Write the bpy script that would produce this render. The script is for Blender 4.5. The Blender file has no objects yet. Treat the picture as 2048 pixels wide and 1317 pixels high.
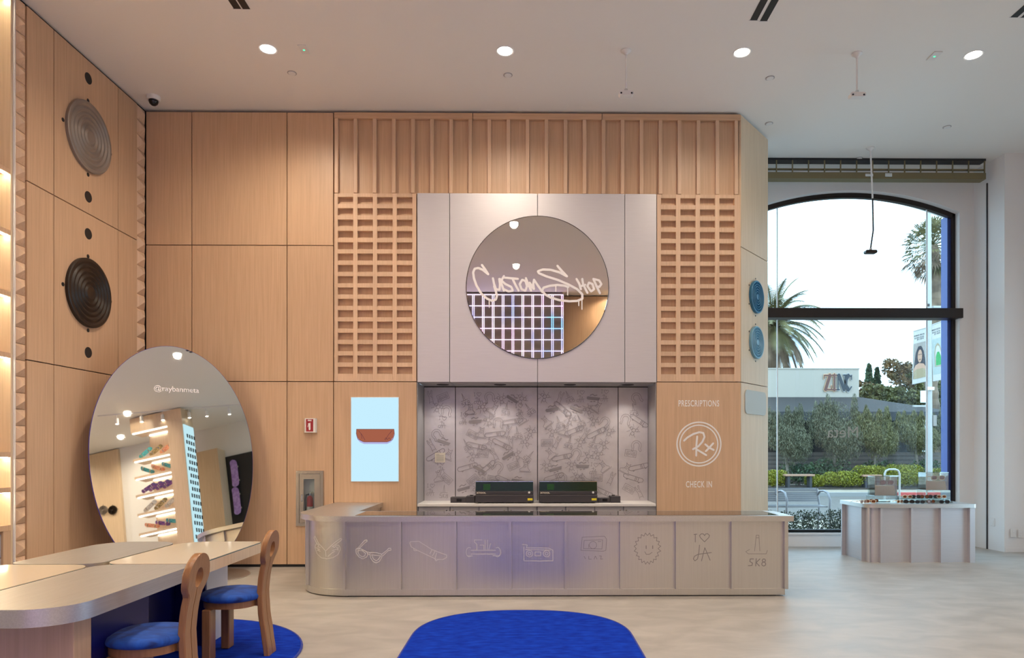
import bpy, math, random
from mathutils import Matrix, Vector
random.seed(7)
sc = bpy.context.scene
col = sc.collection
# ---------------------------------------------------------------- camera
E = 1.47                      # eye height
F = 24.0 / 36.0 * 2048        # focal length in pixels
PU, PV = 1066.0, 902.0        # principal point of the shifted lens
YAW = math.radians(0.6)
cam = bpy.data.cameras.new('camera')
cam.lens, cam.sensor_width = 24.0, 36.0
cam.shift_x = -(PU - 1024) / 2048
cam.shift_y = (PV - 658.5) / 2048
cam.clip_start, cam.clip_end = 0.05, 400
camo = bpy.data.objects.new('camera', cam)
col.objects.link(camo)
camo.location = (0, 0, E)
camo.rotation_euler = (math.pi / 2, 0, -YAW)
sc.camera = camo
# ---------------------------------------------------------------- world, exposure
w = bpy.data.worlds.new('overcast_sky')
sc.world = w
w.use_nodes = True
bg = w.node_tree.nodes['Background']
bg.inputs[0].default_value = (0.52, 0.79, 1.0, 1)
bg.inputs[1].default_value = 4.7
vs = sc.view_settings
vs.view_transform, vs.look = 'Standard', 'None'
vs.exposure, vs.gamma = 0.0, 1.0
vs.use_curve_mapping = False
LAMP = 207.0                  # watts of one ceiling downlight
WARM = (1.0, 0.835, 0.65)

# ---------------------------------------------------------------- measuring helpers
cy, sy = math.cos(YAW), math.sin(YAW)
def ray(u, v):
    a, b = (u - PU) / F, (PV - v) / F
    return (a * cy + sy, -a * sy + cy, b)
def PY(u, v, Y):
    d = ray(u, v); t = Y / d[1]
    return Vector((d[0] * t, Y, E + d[2] * t))
def PX(u, v, X):
    d = ray(u, v); t = X / d[0]
    return Vector((X, d[1] * t, E + d[2] * t))
def PZ(u, v, Z):
    d = ray(u, v); t = (Z - E) / d[2]
    return Vector((d[0] * t, d[1] * t, Z))
YB = PZ(560, 1135, 0).y       # back wall
H = PY(560, 219.5, YB).z      # ceiling
XL = PY(291.5, 600, YB).x     # left wall
def XB(u, Y=None): return PY(u, 900, Y or YB).x
def ZB(v, u=1066, Y=None): return PY(u, v, Y or YB).z

# ---------------------------------------------------------------- materials
MATS = {}
def nodes_of(name):
    m = bpy.data.materials.new(name); m.use_nodes = True
    nt = m.node_tree
    return m, nt, nt.nodes['Principled BSDF']
def L(c):
    return tuple(c) + (1.0,) if len(c) == 3 else c
def plain(name, c, rough=0.5, metal=0.0, **kw):
    m, nt, p = nodes_of(name)
    p.inputs['Base Color'].default_value = L(c)
    p.inputs['Roughness'].default_value = rough
    p.inputs['Metallic'].default_value = metal
    for k, v in kw.items():
        p.inputs[k.replace('_', ' ')].default_value = v
    MATS[name] = m
    return m
def noisy(name, c1, c2, scale=(1, 1, 1), nscale=5.0, rough=0.5, metal=0.0, detail=4.0, bump=0.0, lo=0.35, hi=0.65, coord='Object', rnd=0.0, rough_var=0.0, distort=0.0):
    m, nt, p = nodes_of(name)
    N, K = nt.nodes, nt.links
    tc = N.new('ShaderNodeTexCoord'); mp = N.new('ShaderNodeMapping')
    mp.inputs['Scale'].default_value = scale
    if coord == 'World':
        g = N.new('ShaderNodeNewGeometry'); K.new(g.outputs['Position'], mp.inputs['Vector'])
    else:
        K.new(tc.outputs[coord], mp.inputs['Vector'])
    oi = N.new('ShaderNodeObjectInfo')
    if rnd:
        ml = N.new('ShaderNodeVectorMath'); ml.operation = 'ADD'
        cm = N.new('ShaderNodeMath'); cm.operation = 'MULTIPLY'; cm.inputs[1].default_value = 37.0
        K.new(oi.outputs['Random'], cm.inputs[0])
        K.new(mp.outputs[0], ml.inputs[0]); K.new(cm.outputs[0], ml.inputs[1])
        vec = ml.outputs[0]
    else:
        vec = mp.outputs[0]
    nz = N.new('ShaderNodeTexNoise')
    nz.inputs['Scale'].default_value = nscale; nz.inputs['Detail'].default_value = detail
    nz.inputs['Distortion'].default_value = distort
    K.new(vec, nz.inputs['Vector'])
    cr = N.new('ShaderNodeValToRGB')
    cr.color_ramp.elements[0].position, cr.color_ramp.elements[1].position = lo, hi
    cr.color_ramp.elements[0].color, cr.color_ramp.elements[1].color = L(c1), L(c2)
    K.new(nz.outputs['Fac'], cr.inputs['Fac'])
    out = cr.outputs['Color']
    if rnd:
        hs = N.new('ShaderNodeHueSaturation')
        mr = N.new('ShaderNodeMapRange'); mr.inputs['To Min'].default_value = 1 - rnd; mr.inputs['To Max'].default_value = 1 + rnd
        K.new(oi.outputs['Random'], mr.inputs['Value']); K.new(mr.outputs[0], hs.inputs['Value']); K.new(out, hs.inputs['Color'])
        out = hs.outputs['Color']
    K.new(out, p.inputs['Base Color'])
    p.inputs['Roughness'].default_value = rough; p.inputs['Metallic'].default_value = metal
    if rough_var:
        mr2 = N.new('ShaderNodeMapRange'); mr2.inputs['To Min'].default_value = rough - rough_var; mr2.inputs['To Max'].default_value = rough + rough_var
        K.new(nz.outputs['Fac'], mr2.inputs['Value']); K.new(mr2.outputs[0], p.inputs['Roughness'])
    if bump:
        b = N.new('ShaderNodeBump'); b.inputs['Strength'].default_value = bump; b.inputs['Distance'].default_value = 0.01
        K.new(nz.outputs['Fac'], b.inputs['Height']); K.new(b.outputs[0], p.inputs['Normal'])
    MATS[name] = m
    return m
def glow(name, c, s):
    m = bpy.data.materials.new(name); m.use_nodes = True
    nt = m.node_tree; nt.nodes.remove(nt.nodes['Principled BSDF'])
    e = nt.nodes.new('ShaderNodeEmission'); e.inputs[0].default_value = L(c); e.inputs[1].default_value = s
    nt.links.new(e.outputs[0], nt.nodes['Material Output'].inputs[0])
    MATS[name] = m
    return m
def pane(name, tint, gloss=0.06, rough=0.0):
    m = bpy.data.materials.new(name); m.use_nodes = True
    nt = m.node_tree; N, K = nt.nodes, nt.links
    N.remove(N['Principled BSDF'])
    t = N.new('ShaderNodeBsdfTransparent'); t.inputs[0].default_value = L(tint)
    g = N.new('ShaderNodeBsdfGlossy'); g.inputs['Roughness'].default_value = rough
    fr = N.new('ShaderNodeLayerWeight'); fr.inputs[0].default_value = 0.25
    ad = N.new('ShaderNodeMath'); ad.operation = 'MULTIPLY_ADD'; ad.inputs[1].default_value = 0.8; ad.inputs[2].default_value = gloss
    K.new(fr.outputs['Fresnel'], ad.inputs[0])
    mx = N.new('ShaderNodeMixShader')
    K.new(ad.outputs[0], mx.inputs[0]); K.new(t.outputs[0], mx.inputs[1]); K.new(g.outputs[0], mx.inputs[2])
    K.new(mx.outputs[0], N['Material Output'].inputs[0])
    MATS[name] = m
    return m

noisy('maple', (0.55, 0.36, 0.222), (0.65, 0.44, 0.283), (34, 34, 1.1), 1.6, 0.42, rnd=0.035, lo=0.28, hi=0.72, detail=6)
noisy('maple_across', (0.56, 0.36, 0.22), (0.66, 0.44, 0.28), (1.4, 30, 30), 1.6, 0.42, rnd=0.05, lo=0.28, hi=0.72, detail=6)
noisy('maple_solid', (0.61, 0.41, 0.265), (0.72, 0.51, 0.35), (30, 30, 1.5), 1.8, 0.45, rnd=0.07, lo=0.25, hi=0.75, detail=5)
noisy('maple_pale', (0.62, 0.47, 0.31), (0.72, 0.56, 0.39), (30, 30, 1.1), 1.6, 0.42, rnd=0.03, lo=0.28, hi=0.72)
noisy('oak', (0.25, 0.115, 0.046), (0.36, 0.178, 0.076), (28, 28, 2.0), 2.2, 0.28, rnd=0.03, lo=0.25, hi=0.75, detail=6)
plain('gap', (0.02, 0.014, 0.01), 0.9)
plain('white_paint', (0.80, 0.80, 0.79), 0.65)
plain('ceiling_paint', (0.85, 0.835, 0.80), 0.8)
noisy('concrete_floor', (0.325, 0.305, 0.28), (0.43, 0.405, 0.375), (1.2, 2.2, 1), 2.2, 0.46, coord='World', lo=0.3, hi=0.7, detail=9, rough_var=0.08, distort=0.6)
MATS['concrete_floor'].node_tree.nodes['Principled BSDF'].inputs['Specular IOR Level'].default_value = 0.3
noisy('brushed_steel', (0.63, 0.61, 0.58), (0.66, 0.64, 0.61), (60, 60, 1.0), 2.0, 0.38, 1.0, rnd=0.02)
noisy('steel_top', (0.60, 0.585, 0.565), (0.67, 0.655, 0.635), (90, 2, 90), 2.0, 0.40, 1.0)
noisy('steel_panel', (0.625, 0.61, 0.63), (0.65, 0.635, 0.655), (2, 2, 90), 2.0, 0.52, 0.85)
plain('grey_laminate', (0.42, 0.41, 0.42), 0.45, 0.35)
noisy('silver_wallcover', (0.56, 0.53, 0.54), (0.62, 0.59, 0.60), (3, 3, 3), 2.0, 0.40, 0.25)
plain('doodle_ink', (0.33, 0.305, 0.315), 0.6, 0.2)
plain('etch', (0.80, 0.78, 0.76), 0.72, 0.4)
plain('etch_shaded_and_print', (0.30, 0.28, 0.28), 0.75, 0.3)  # same etching, darkened for what the steel reflects; also the card's print
plain('white_print', (0.86, 0.84, 0.82), 0.6)
plain('frost_print', (0.88, 0.85, 0.85), 0.7)
plain('mirror', (0.96, 0.965, 0.90), 0.015, 1.0)
plain('mirror_warm', (0.78, 0.74, 0.65), 0.01, 1.0)
plain('black', (0.012, 0.012, 0.013), 0.5)
plain('black_gloss', (0.012, 0.012, 0.014), 0.12)
plain('charcoal', (0.045, 0.04, 0.045), 0.45)
plain('bronze', (0.022, 0.014, 0.011), 0.4, 0.3)
noisy('disc_grey', (0.24, 0.20, 0.17), (0.28, 0.235, 0.20), (1, 1, 1), 3, 0.45, 0.2)
plain('disc_black', (0.022, 0.014, 0.010), 0.35, 0.2)
plain('disc_blue_reflection', (0.03, 0.15, 0.26), 0.3, 0.15)  # blue reflection of the window put into the disc colour
plain('disc_pale_reflection', (0.17, 0.35, 0.46), 0.3, 0.15)  # paler window reflection, likewise held in the base colour
plain('grey_plate', (0.46, 0.47, 0.43), 0.5)
noisy('blue_velvet', (0.001, 0.015, 0.12), (0.004, 0.085, 0.45), (3, 5, 3), 3.0, 0.75, lo=0.3, hi=0.7, distort=0.8)
MATS['blue_velvet'].node_tree.nodes['Principled BSDF'].inputs['Sheen Weight'].default_value = 0.08
noisy('blue_rug', (0.002, 0.022, 0.30), (0.005, 0.048, 0.48), (3, 8, 1), 3.0, 0.95, coord='World', detail=8, lo=0.35, hi=0.7, bump=0.4)
MATS['blue_rug'].node_tree.nodes['Principled BSDF'].inputs['Specular IOR Level'].default_value = 0.1
plain('rug_edge', (0.03, 0.05, 0.30), 0.9)
plain('blue_lacquer', (0.004, 0.004, 0.09), 0.35)
plain('blue_edge', (0.03, 0.02, 0.30), 0.3)
plain('blue_paint', (0.02, 0.05, 0.24), 0.5)
plain('white_lacquer', (0.70, 0.68, 0.66), 0.4)
plain('cream_top', (0.66, 0.56, 0.43), 0.08)
plain('green_glass', (0.0, 0.10, 0.12), 0.1)
pane('window_glass', (0.95, 0.97, 0.97), 0.005)
pane('clear_glass', (0.9, 0.94, 0.93), 0.05)
pane('fluted_glass', (0.93, 0.91, 0.87), 0.16, 0.1)
plain('counter_glass', (0.06, 0.055, 0.05), 0.03)
plain('green_shield', (0.002, 0.022, 0.006), 0.18)
plain('green_glow_paint', (0.012, 0.075, 0.012), 0.3)  # lighter green that paints the glow seen through the lid
plain('red', (0.50, 0.012, 0.015), 0.35)
plain('dark_red', (0.32, 0.01, 0.02), 0.5)
plain('white_plastic', (0.78, 0.77, 0.75), 0.4)
plain('label_yellow', (0.75, 0.62, 0.03), 0.5)
plain('chrome', (0.7, 0.7, 0.7), 0.15, 1.0)
plain('steel_frame', (0.47, 0.42, 0.36), 0.27, 1.0)
plain('paper', (0.74, 0.68, 0.56), 0.8)
plain('olive_metal', (0.20, 0.165, 0.085), 0.5, 0.3)
plain('sand', (0.55, 0.44, 0.31), 0.8)
plain('cream_frame', (0.68, 0.57, 0.40), 0.25)
plain('tortoise', (0.09, 0.03, 0.012), 0.2)
plain('amber_lens', (0.16, 0.045, 0.012), 0.08)
plain('dark_lens', (0.02, 0.018, 0.02), 0.06)
plain('acrylic', (0.75, 0.73, 0.70), 0.15)
glow('lamp_glow', (1.0, 0.93, 0.82), 14.0)
glow('shelf_led', (1.0, 0.87, 0.60), 52.0)
glow('led_white', (1.0, 0.97, 0.92), 6.0)
glow('screen_glow', (0.57, 0.86, 1.0), 1.0)
glow('green_led', (0.1, 1.0, 0.45), 1.5)
# ---------------------------------------------------------------- mesh builder
WM = {}
def wmat(o): return WM.get(o.name, Matrix.Identity(4))
class MB:
    def __init__(s): s.v, s.f, s.m = [], [], []
    def add(s, vs_, fs, mi=0):
        o = len(s.v); s.v += [tuple(p) for p in vs_]
        s.f += [tuple(i + o for i in f) for f in fs]; s.m += [mi] * len(fs)
        return s
    def box(s, x0, x1, y0, y1, z0, z1, mi=0):
        x0, x1 = min(x0, x1), max(x0, x1); y0, y1 = min(y0, y1), max(y0, y1); z0, z1 = min(z0, z1), max(z0, z1)
        return s.add([(x0, y0, z0), (x1, y0, z0), (x1, y1, z0), (x0, y1, z0), (x0, y0, z1), (x1, y0, z1), (x1, y1, z1), (x0, y1, z1)],
                     [(3, 2, 1, 0), (4, 5, 6, 7), (0, 1, 5, 4), (1, 2, 6, 5), (2, 3, 7, 6), (3, 0, 4, 7)], mi)
    def rbox(s, x0, x1, y0, y1, z0, z1, b=0.006, mi=0):
        # box with chamfered edges all round
        vs_ = []
        for z, i in ((z0, b), (z0 + b, 0), (z1 - b, 0), (z1, b)):
            for (x, y) in ((x0 + b, y0), (x1 - b, y0), (x1, y0 + b), (x1, y1 - b), (x1 - b, y1), (x0 + b, y1), (x0, y1 - b), (x0, y0 + b)):
                xx = min(max(x, x0 + i), x1 - i); yy = min(max(y, y0 + i), y1 - i)
                vs_.append((xx, yy, z))
        fs = [tuple(range(7, -1, -1)), tuple(range(24, 32))]
        for r in range(3):
            for k in range(8):
                fs.append((r * 8 + k, r * 8 + (k + 1) % 8, r * 8 + 8 + (k + 1) % 8, r * 8 + 8 + k))
        return s.add(vs_, fs, mi)
    def prism(s, pts, a, b, axis='z', mi=0):
        # pts 2D; axis z: (x,y) over z a..b ; axis y: (x,z) over y a..b ; axis x: (y,z) over x a..b
        n = len(pts)
        ar = sum(pts[i][0] * pts[(i + 1) % n][1] - pts[(i + 1) % n][0] * pts[i][1] for i in range(n))
        if ar < 0: pts = pts[::-1]
        mk = {'z': lambda p, h: (p[0], p[1], h), 'y': lambda p, h: (p[0], h, p[1]), 'x': lambda p, h: (h, p[0], p[1])}[axis]
        vs_ = [mk(p, a) for p in pts] + [mk(p, b) for p in pts]
        fs = [tuple(range(n - 1, -1, -1)), tuple(range(n, 2 * n))] + [(i, (i + 1) % n, n + (i + 1) % n, n + i) for i in range(n)]
        if axis == 'y': fs = [f[::-1] for f in fs]
        return s.add(vs_, fs, mi)
    def tube(s, pts, r, n=10, cap=True, mi=0):
        pts = [Vector(p) for p in pts]; rings = []
        rr = r if isinstance(r, (list, tuple)) else [r] * len(pts)
        up = None
        for i, p in enumerate(pts):
            t = (pts[min(i + 1, len(pts) - 1)] - pts[max(i - 1, 0)])
            t = t.normalized() if t.length > 1e-9 else Vector((0, 0, 1))
            if up is None:
                up = Vector((0, 0, 1)) if abs(t.z) < 0.9 else Vector((1, 0, 0))
            a = t.cross(up).normalized(); b = a.cross(t).normalized(); up = b
            rings.append([p + (a * math.cos(2 * math.pi * k / n) + b * math.sin(2 * math.pi * k / n)) * rr[i] for k in range(n)])
        vs_ = [q for R in rings for q in R]; fs = []
        for i in range(len(pts) - 1):
            for k in range(n):
                fs.append((i * n + k, i * n + n + k, i * n + n + (k + 1) % n, i * n + (k + 1) % n))
        if cap:
            fs.append(tuple(range(n))); fs.append(tuple(range(len(vs_) - 1, len(vs_) - n - 1, -1)))
        return s.add(vs_, fs, mi)
    def lathe(s, prof, c=(0, 0, 0), axis=(0, 0, 1), n=32, mi=0):
        # prof: (radius, height) along axis from c
        ax = Vector(axis).normalized(); c = Vector(c)
        a = ax.orthogonal().normalized(); b = ax.cross(a)
        vs_, idx = [], []
        for r, h in prof:
            if r < 1e-6:
                idx.append([len(vs_)]); vs_.append(c + ax * h)
            else:
                idx.append(list(range(len(vs_), len(vs_) + n)))
                for k in range(n):
                    t = 2 * math.pi * k / n
                    vs_.append(c + ax * h + (a * math.cos(t) + b * math.sin(t)) * r)
        fs = []
        for A, B in zip(idx, idx[1:]):
            if len(A) == 1 and len(B) == 1: continue
            for k in range(n):
                k2 = (k + 1) % n
                if len(A) == 1: fs.append((A[0], B[k2], B[k]))
                elif len(B) == 1: fs.append((A[k], A[k2], B[0]))
                else: fs.append((A[k], A[k2], B[k2], B[k]))
        return s.add(vs_, fs, mi)
    def strokes(s, polys, wd, mapf, mi=0, nrm=(0, -1, 0)):
        base_, k_, nv_ = mapf, [len(s.f)], nrm
        def mapf(x, y):
            p = base_(x, y); h = len(s.f) * 4e-6      # later pieces lie a hair above earlier ones
            return (p[0] + nv_[0] * h, p[1] + nv_[1] * h, p[2] + nv_[2] * h)
        # flat ribbons: polylines in 2D, mapped onto a surface by mapf
        for pl in polys:
            for (x0, y0), (x1, y1) in zip(pl, pl[1:]):
                dx, dy = x1 - x0, y1 - y0; l = math.hypot(dx, dy)
                if l < 1e-9: continue
                nx, ny = -dy / l * wd / 2, dx / l * wd / 2
                s.add([mapf(x0 + nx, y0 + ny), mapf(x1 + nx, y1 + ny), mapf(x1 - nx, y1 - ny), mapf(x0 - nx, y0 - ny)], [(0, 1, 2, 3)], mi)
            if wd > 0:
                for (x, y) in pl:
                    s.add([mapf(x + math.cos(k * math.pi / 3) * wd / 2, y + math.sin(k * math.pi / 3) * wd / 2) for k in range(6)], [tuple(range(6))], mi)
        return s
    def tf(s, M):
        s.v = [tuple(M @ Vector(p)) for p in s.v]; return s
    def build(s, name, mat, parent=None, smooth=None, own=True):
        xs = [p[0] for p in s.v]; ys = [p[1] for p in s.v]; zs = [p[2] for p in s.v]
        b = Vector(((min(xs) + max(xs)) / 2, (min(ys) + max(ys)) / 2, min(zs))) if own else Vector((0, 0, 0))
        me = bpy.data.meshes.new(name)
        me.from_pydata([tuple(Vector(p) - b) for p in s.v], [], s.f)
        for mn in (mat if isinstance(mat, (list, tuple)) else [mat]): me.materials.append(MATS[mn])
        if len(me.materials) > 1: me.polygons.foreach_set('material_index', s.m)
        if smooth is not None:
            me.shade_smooth(); me.set_sharp_from_angle(angle=math.radians(smooth))
        me.update()
        o = bpy.data.objects.new(name, me); col.objects.link(o)
        W = Matrix.Translation(b)
        if parent is not None:
            o.parent = parent; o.matrix_basis = wmat(parent).inverted() @ W
        else:
            o.matrix_basis = W
        WM[o.name] = W
        return o
def inst(proto, loc, parent=None, rot=None):
    # another object on the same mesh data, at a world position
    o = bpy.data.objects.new(proto.name.split('.')[0], proto.data); col.objects.link(o)
    W = Matrix.Translation(Vector(loc)) @ (rot if rot else Matrix.Identity(4))
    if parent is not None:
        o.parent = parent; o.matrix_basis = wmat(parent).inverted() @ W
    else:
        o.matrix_basis = W
    WM[o.name] = W
    return o
def tag(o, label=None, cat=None, group=None, kind=None):
    if label: o['label'] = label
    if cat: o['category'] = cat
    if group: o['group'] = group
    if kind: o['kind'] = kind
    return o
def thing(name, label, cat, loc=(0, 0, 0), group=None):
    o = bpy.data.objects.new(name, None); col.objects.link(o)
    o.empty_display_size = 0.1
    WM[o.name] = Matrix.Translation(Vector(loc)); o.matrix_basis = WM[o.name]
    return tag(o, label, cat, group)
def place(o, loc, rz=0.0):
    o.matrix_basis = Matrix.Translation(Vector(loc)) @ Matrix.Rotation(rz, 4, 'Z')
def kids(o): return [c for c in bpy.data.objects if c.parent == o]
def copy_tree(o, parent=None):
    c = o.copy(); col.objects.link(c); c.parent = parent
    WM[c.name] = wmat(o)
    for k in kids(o): copy_tree(k, c)
    return c
def text_geo(body, size=1.0, offset=0.0, sx=1.0, space=1.0, shear=0.0):
    cu = bpy.data.curves.new('lettering', 'FONT'); cu.body = body; cu.size = size; cu.offset = offset
    cu.align_x = 'CENTER'; cu.align_y = 'CENTER'; cu.space_character = space; cu.shear = shear; cu.resolution_u = 3
    o = bpy.data.objects.new('lettering', cu); col.objects.link(o)
    bpy.context.view_layer.update()
    ev = o.evaluated_get(bpy.context.evaluated_depsgraph_get()); me = ev.to_mesh()
    vs_ = [(p.co.x * sx, p.co.y) for p in me.vertices]; fs = [tuple(p.vertices) for p in me.polygons]
    ev.to_mesh_clear(); bpy.data.objects.remove(o); bpy.data.curves.remove(cu)
    return vs_, fs
def text(mb, body, mapf, **k):
    vs_, fs = text_geo(body, **k)
    return mb.add([mapf(x, y) for x, y in vs_], fs)
def disc_light(loc, power, size=0.07, spot=1.9, color=WARM, blend=0.6, parent=None, aim=None):
    ld = bpy.data.lights.new('lamp', 'SPOT'); ld.energy = power; ld.color = color
    ld.spot_size = spot; ld.spot_blend = blend; ld.shadow_soft_size = size
    o = bpy.data.objects.new('lamp', ld); col.objects.link(o)
    W = Matrix.Translation(Vector(loc))
    if aim is not None:
        W = W @ Vector(aim).to_track_quat('-Z', 'Y').to_matrix().to_4x4()
    if parent is not None:
        o.parent = parent; o.matrix_basis = wmat(parent).inverted() @ W
    else: o.matrix_basis = W
    return o
# ================================================================ the room shell
YW = PZ(1650, 1094, 0).y          # inside face of the window wall
XR = 7.4                          # right wall of the room
YR = -4.6                         # rear wall
z1, z2 = ZB(490.5, 400), ZB(764, 900)     # panel joints
G = 0.005                         # joint between panels
CEIL = H
fl = MB().box(XL - 1.2, XR + .3, YR - .3, YW + .35, -0.12, 0).build('floor', 'concrete_floor')
tag(fl, 'large pale grey concrete-look floor of the shop', kind='structure')
ce = MB().box(XL - 1.2, XR + .3, YR - .3, YW + .02, CEIL, CEIL + .12).build('ceiling', 'ceiling_paint')
tag(ce, 'high plain white painted ceiling with round downlights', kind='structure')

# ---- back wall: dark backing + maple panels proud of it
wb = MB()
NX0, NX1 = XB(834), XB(1312.5)           # niche
NZ0, NZ1 = 0.0, ZB(765)
DN = PY(848, 780, 1).x * 0 + 0.55        # niche depth
wb.box(XL - .1, NX0 - .0, YB + .085, YB + .2, 0, CEIL)
CX1 = XB(1482)
wb.box(NX1, CX1 - .02, YB + .085, YB + .2, 0, CEIL)
wb.box(NX0, NX1, YB + .085, YB + .2, NZ1 + .03, CEIL)
wall_back = wb.build('wall_back', 'gap')
tag(wall_back, 'back wall clad in maple panels and timber slat screens', kind='structure')
def panel(x0, x1, za, zb, parent, y0=YB, th=.02, mat='maple', name='panel'):
    return MB().rbox(x0 + G, x1 - G, y0, y0 + th, za + G, zb - G, .002).build(name, mat, parent)
TOPZ = CEIL - .03
us = [292, 383.5, 574, 667]
for a, b in zip(us, us[1:]):
    xa, xb = (XB(a) if a > 292 else XL + .0), XB(b)
    for za, zb in ((0.03, z2), (z2, z1), (z1, TOPZ)):
        if b == 667 and zb == z2:
            q0, q1, qz0, qz1 = XB(598), XB(642.5), ZB(1047), ZB(947)     # opening for the extinguisher cabinet
            MB().box(xa + G, q0, YB, YB + .085, za + G, zb - G).box(q1, xb - G, YB, YB + .085, za + G, zb - G).box(q0, q1, YB, YB + .085, qz1, zb - G).box(q0, q1, YB, YB + .085, za + G, qz0).build('panel', 'maple', wall_back)
            continue
        panel(xa, xb, za, zb, wall_back, th=.085)
panel(XB(667), NX0, 0.03, z2, wall_back, th=.085)
panel(NX1, CX1, 0.03, z2, wall_back, th=.085)
MB().box(XL, XB(667), YB + .02, YB + .085, 0, .03).build('plinth', 'black', wall_back)
# ---- slatted frieze
SZ0, SZ1 = ZB(387.5), ZB(239)
fr = MB().box(XB(668), CX1 - .004, YB + .045, YB + .085, SZ0, SZ1 + .05).build('slat_frieze', 'maple', wall_back)
RU = [667.5, 945.5, 1204, 1481.5]
for a, b in zip(RU, RU[1:]):
    MB().rbox(XB(a) + .003, XB(b) - .003, YB - .004, YB + .045, SZ1, TOPZ, .003).build('rail', 'maple_across', fr)
NS = 22
sx0, sx1 = XB(672.3), XB(1473)
slat0 = None
for i in range(NS):
    x = sx0 + (sx1 - sx0) * i / (NS - 1)
    if slat0 is None:
        hw = (XB(676) - XB(668.6)) / 2
        slat0 = MB().rbox(x - hw, x + hw, YB, YB + .045, SZ0 + .002, SZ1, .003).build('slat', 'maple_solid', fr)
    else:
        inst(slat0, (x, YB + .0225, SZ0 + .002), fr)
# ---- two lattice screens
def lattice(u0, u1, bars):
    la = MB().box(XB(u0), XB(u1), YB + .06, YB + .085, z2 + .005, SZ0 - .002).build('lattice_screen', 'maple', wall_back)
    zt, zb = SZ0 - .004, z2 + G
    for a, b in bars:
        MB().rbox(XB(a), XB(b), YB, YB + .06, zb, zt, .002).build('upright_bar', 'maple_solid', la)
    x0, x1 = XB(bars[0][1]), XB(bars[-1][0])
    pitch, oh = 22.6, 14.0
    edges = [(zt, ZB(395.2))] + [(ZB(395.2 + 22.62 * i + oh), ZB(395.2 + 22.62 * (i + 1))) for i in range(15)] + [(ZB(395.2 + 22.62 * 15 + oh), zb)]
    for i, (za, zb_) in enumerate(edges):
        for (p, q), (p2, q2) in zip(bars, bars[1:]):
            MB().box(XB(q), XB(p2), YB + .003, YB + .06, zb_, za).build('cross_bar', 'maple_solid', la)
    return la
lattice(668, 833, [(668.3, 675.5), (706.2, 714.7), (745.6, 754), (785, 793.5), (824.5, 832.5)])
lattice(1313, 1481, [(1314, 1322), (1352, 1361), (1391, 1400), (1430, 1439), (1469, 1481)])

# ---- angled wall at the right of the back wall
ang = math.radians(40.6)
ad = Vector((math.sin(ang), math.cos(ang), 0))
A0 = Vector((CX1, YB, 0))
r_ = ray(1536, 900)
k_ = r_[0] / r_[1]
AL = (k_ * YB - CX1) / (ad.x - k_ * ad.y)
an = Vector((math.cos(ang), -math.sin(ang), 0))
ALOC = Matrix(((ad.x, -an.x, 0, A0.x), (ad.y, -an.y, 0, A0.y), (0, 0, 1, 0), (0, 0, 0, 1)))   # local x along wall, y into the wall
A1 = A0 + ad * AL
wa = MB().prism([(A0.x, YB + .085), (A0.x, YB + .4), (A1.x - .03, YW), (A1.x - .03, A1.y + .05), (A1.x - .03 , A1.y + .01)], 0, CEIL).build('wall_angled', 'white_paint')
tag(wa, 'narrow angled maple wall between back wall and arched window', kind='structure')
MB().box(A1.x - .03, A1.x - .002, A1.y + .02, YW, 0, CEIL).build('return_panel', 'white_paint', wa)
for za, zb in ((0.03, z2), (z2, z1), (z1, TOPZ)):
    MB().rbox(G * .6, AL, 0, .03, za + G, zb - G, .002).tf(ALOC).build('panel', 'maple_pale', wa)
def PA(u, v):           # pixel on the angled wall -> local coordinates on it
    d = Vector(ray(u, v)); n = an
    t = (A0 - Vector((0, 0, E))).dot(n) / d.dot(n)
    p = Vector((0, 0, E)) + d * t
    return (p - Vector((A0.x, A0.y, 0))).dot(ad), p.z
# ---- left wall
wl = MB().box(XL - .12, XL - .03, PX(27, 900, XL).y, YB + .2, 0, CEIL).build('wall_left', 'gap')
tag(wl, 'tall maple panelled side wall beside the lit shelving', kind='structure')
yn, yp = PX(27, 900, XL).y, PX(53.5, 900, XL).y
ya, yb2, yc = PX(108, 900, XL).y, PX(236.5, 900, XL).y, PX(274.5, 900, XL).y
for p, q in ((yp, ya), (ya, yb2), (yb2, yc)):
    for za, zb in ((0.03, z2), (z2, z1), (z1, TOPZ)):
        MB().rbox(XL - .03, XL, p + G, q - G, za + G, zb - G, .002).build('panel', 'maple', wl)
def pyramid_strip(p, q, hgt):
    sd = q - p; n = round(TOPZ / sd); st = TOPZ / n; first = None
    for i in range(n):
        if first is None:
            c = (p + q) / 2
            first = MB().add([(XL - .03, p, 0), (XL - .03, q, 0), (XL - .03, q, st), (XL - .03, p, st), (XL - .012, p + .002, .002), (XL - .012, q - .002, .002), (XL - .012, q - .002, st - .002), (XL - .012, p + .002, st - .002), (XL - .012 + hgt, c, st / 2)],
                             [(0, 1, 5, 4), (1, 2, 6, 5), (2, 3, 7, 6), (3, 0, 4, 7), (4, 5, 8), (5, 6, 8), (6, 7, 8), (7, 4, 8)]).build('pyramid_tile', 'maple_solid', wl)
            W0 = WM[first.name].translation.copy()
        else:
            inst(first, W0 + Vector((0, 0, st * i)), wl)
pyramid_strip(yn + .012, yp - .004, .055)
pyramid_strip(yc + .004, YB - .004, .055)
MB().box(XL - .03, XL + .012, yn, yn + .010, 0, TOPZ).build('edge_trim', 'white_plastic', wl)

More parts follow.
